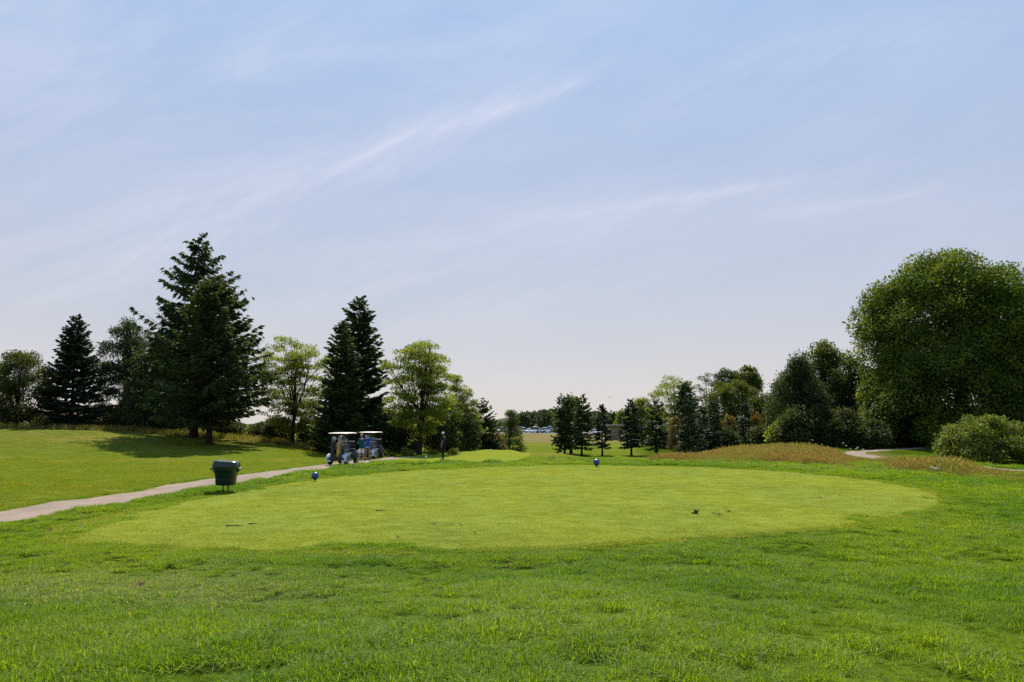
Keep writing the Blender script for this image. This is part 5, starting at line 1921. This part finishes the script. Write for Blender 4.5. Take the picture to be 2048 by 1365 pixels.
for k, (px, py, ln, lab) in enumerate(((469, 1054, .42, 'longer brown twig lying on the left part of the tee'), (505, 1050, .18, 'short brown twig at the right end of the longer twig'), (762, 1023, .30, 'thin dark twig in the middle left of the tee'))):
    x_, y_ = flat(px, py, .03)
    bm = bmesh.new()
    tb_(bm, [(-ln / 2, 0, .02), (-ln * .2, .02, .03), (ln * .2, -.01, .025), (ln / 2, .03, .02)], [.014, .013, .010, .006], 6)
    tb_(bm, [(0, .005, .028), (ln * .15, .08, .04)], [.007, .003], 5)
    o = obj_bm('twig', bm, M['twig'])
    o.location = (x_, y_, .03)
    o.rotation_euler = (0, 0, .25 * k)
    tag(o, lab, 'twig', 'twigs on the tee')


# ------------------------------------------------------------------ light
sun_d = bpy.data.lights.new('sun', 'SUN')
sun_d.energy = 5.0
sun_d.angle = math.radians(0.55)
sun_d.color = (1.0, 0.95, 0.86)
sun = bpy.data.objects.new('sun', sun_d)
C.objects.link(sun)
sdir = Vector((math.sin(SUN_AZ) * math.cos(SUN_EL), math.cos(SUN_AZ) * math.cos(SUN_EL), math.sin(SUN_EL)))
sun.rotation_euler = (-sdir).to_track_quat('-Z', 'Y').to_euler()
sun.location = (0, 0, 60)

w = bpy.data.worlds.new('World')
sc.world = w
w.use_nodes = True
nt = w.node_tree
nt.nodes.clear()
wo = nt.nodes.new('ShaderNodeOutputWorld')
bg = nt.nodes.new('ShaderNodeBackground')
sky = nt.nodes.new('ShaderNodeTexSky')
sky.sky_type = 'NISHITA'
sky.sun_disc = False
sky.sun_elevation = SUN_EL
sky.sun_rotation = SUN_AZ
sky.air_density = 1.0
sky.dust_density = 0.6
sky.ozone_density = 2.0
sky.altitude = 200
bg.inputs[1].default_value = 0.10
gen = nt.nodes.new('ShaderNodeTexCoord').outputs['Generated']
sp = nt.nodes.new('ShaderNodeSeparateXYZ')
L(nt, gen, sp.inputs[0])
dyc = math_n(nt, 'MAXIMUM', sp.outputs[1], 0.05)
uu = math_n(nt, 'DIVIDE', sp.outputs[0], dyc)
vv = math_n(nt, 'DIVIDE', sp.outputs[2], dyc)
cb = nt.nodes.new('ShaderNodeCombineXYZ')
L(nt, uu, cb.inputs[0])
L(nt, vv, cb.inputs[1])


def rotmap(ang, sx, sy, off=(0, 0, 0)):
    mp = nt.nodes.new('ShaderNodeMapping')
    mp.vector_type = 'TEXTURE'
    mp.inputs['Rotation'].default_value = (0, 0, ang)
    mp.inputs['Scale'].default_value = (sx, sy, 1)
    mp.inputs['Location'].default_value = off
    L(nt, cb.outputs[0], mp.inputs[0])
    return mp.outputs[0]


def streak(slope, icpt, u0, u1, width, strength, seed):
    """a wisp of cirrus lying along a line in the sky"""
    wv = noise(nt, 3.0, 3, 0.6, rotmap(math.atan(slope), 0.5, 0.12, (seed, 0, 0)))
    cl = math_n(nt, 'ADD', math_n(nt, 'MULTIPLY', uu, slope), icpt)
    dd = math_n(nt, 'SUBTRACT', math_n(nt, 'SUBTRACT', vv, cl), math_n(nt, 'MULTIPLY', math_n(nt, 'SUBTRACT', wv, 0.5), width * 2.2))
    e = math_n(nt, 'EXPONENT', math_n(nt, 'MULTIPLY', math_n(nt, 'POWER', math_n(nt, 'DIVIDE', math_n(nt, 'ABSOLUTE', dd), width), 1.5), -1.0))
    ends = math_n(nt, 'MULTIPLY', ramp(nt, uu, u0, u0 + (u1 - u0) * .30), ramp(nt, uu, u1 - (u1 - u0) * .25, u1, 1, 0))
    tx = ramp(nt, noise(nt, 9.0, 8, 0.70, rotmap(math.atan(slope) + 0.22, 1.1, 0.16, (seed, 2, 0)), 0.5), 0.28, 0.72, 0.12, 1.0)
    return math_n(nt, 'MULTIPLY', math_n(nt, 'MULTIPLY', math_n(nt, 'MULTIPLY', e, ends), tx), strength * 0.60)


cl = streak(0.40, 0.403, -0.40, 0.16, 0.017, 0.42, 0.0)
for args in ((0.40, 0.405, -0.66, 0.12, 0.060, 0.26, 1.3), (0.36, 0.395, -0.12, 0.14, 0.007, 0.30, 7.7), (0.157, 0.2457, -0.04, 0.40, 0.007, 0.34, 2.1), (0.19, 0.228, -0.10, 0.56, 0.030, 0.20, 8.2), (0.16, 0.203, 0.28, 0.58, 0.009, 0.26, 3.3), (0.155, 0.194, -0.20, 0.05, 0.012, 0.20, 4.4), (0.45, 0.60, -0.42, -0.05, 0.03, 0.22, 5.2), (0.30, 0.345, 0.05, 0.62, 0.045, 0.16, 6.1), (0.22, 0.145, -0.3, 0.3, 0.02, 0.12, 9.4)):
    cl = math_n(nt, 'ADD', cl, streak(*args))
veil = ramp(nt, noise(nt, 2.2, 8, 0.62, rotmap(0.33, 1.4, 0.36, (3.1, 1.0, 0)), 0.5), 0.32, 0.78, 0.0, 0.34)
leftw = ramp(nt, uu, -0.50, 0.35, 1.0, 0.40)
cl = math_n(nt, 'ADD', cl, math_n(nt, 'MULTIPLY', veil, leftw))
low = ramp(nt, vv, 0.0, 0.30, 0.0, 0.0)
front = ramp(nt, sp.outputs[1], 0.05, 0.3)
cl = math_n(nt, 'MINIMUM', math_n(nt, 'MULTIPLY', cl, front), 0.9)
el = N(nt, 'ShaderNodeValToRGB')
cr = el.color_ramp
cr.elements[0].position = 0.0
cr.elements[0].color = (0.500, 0.465, 0.458, 1)
cr.elements[1].position = 0.62
cr.elements[1].color = (0.225, 0.395, 0.62, 1)
for pz, cc in ((0.05, (0.472, 0.452, 0.465)), (0.10, (0.424, 0.430, 0.472)), (0.17, (0.386, 0.424, 0.508)), (0.30, (0.342, 0.412, 0.562)), (0.45, (0.280, 0.402, 0.606))):
    e = cr.elements.new(pz)
    e.color = rgb(cc)
L(nt, sp.outputs[2], el.inputs[0])
air = N(nt, 'ShaderNodeVectorMath', operation='SCALE')
L(nt, el.outputs[0], air.inputs[0])
air.inputs['Scale'].default_value = 10.0
sc2 = N(nt, 'ShaderNodeVectorMath', operation='SCALE')
L(nt, sky.outputs[0], sc2.inputs[0])
sc2.inputs['Scale'].default_value = 0.40
tintc = mixc(nt, 0.78, sc2.outputs[0], air.outputs[0])
skyc = mixc(nt, cl, tintc, (6.2, 5.9, 6.3))
L(nt, skyc, bg.inputs[0])
L(nt, bg.outputs[0], wo.inputs[0])

# ------------------------------------------------------------------ render settings
sc.view_settings.view_transform = 'Standard'
sc.view_settings.look = 'None'
sc.view_settings.exposure = 0.62
sc.view_settings.gamma = 1.0
sc.cycles.use_denoising = False
sc.cycles.max_bounces = 6
sc.cycles.diffuse_bounces = 3
sc.cycles.glossy_bounces = 2
sc.cycles.transmission_bounces = 4
sc.cycles.transparent_max_bounces = 4
sc.cycles.sample_clamp_indirect = 6
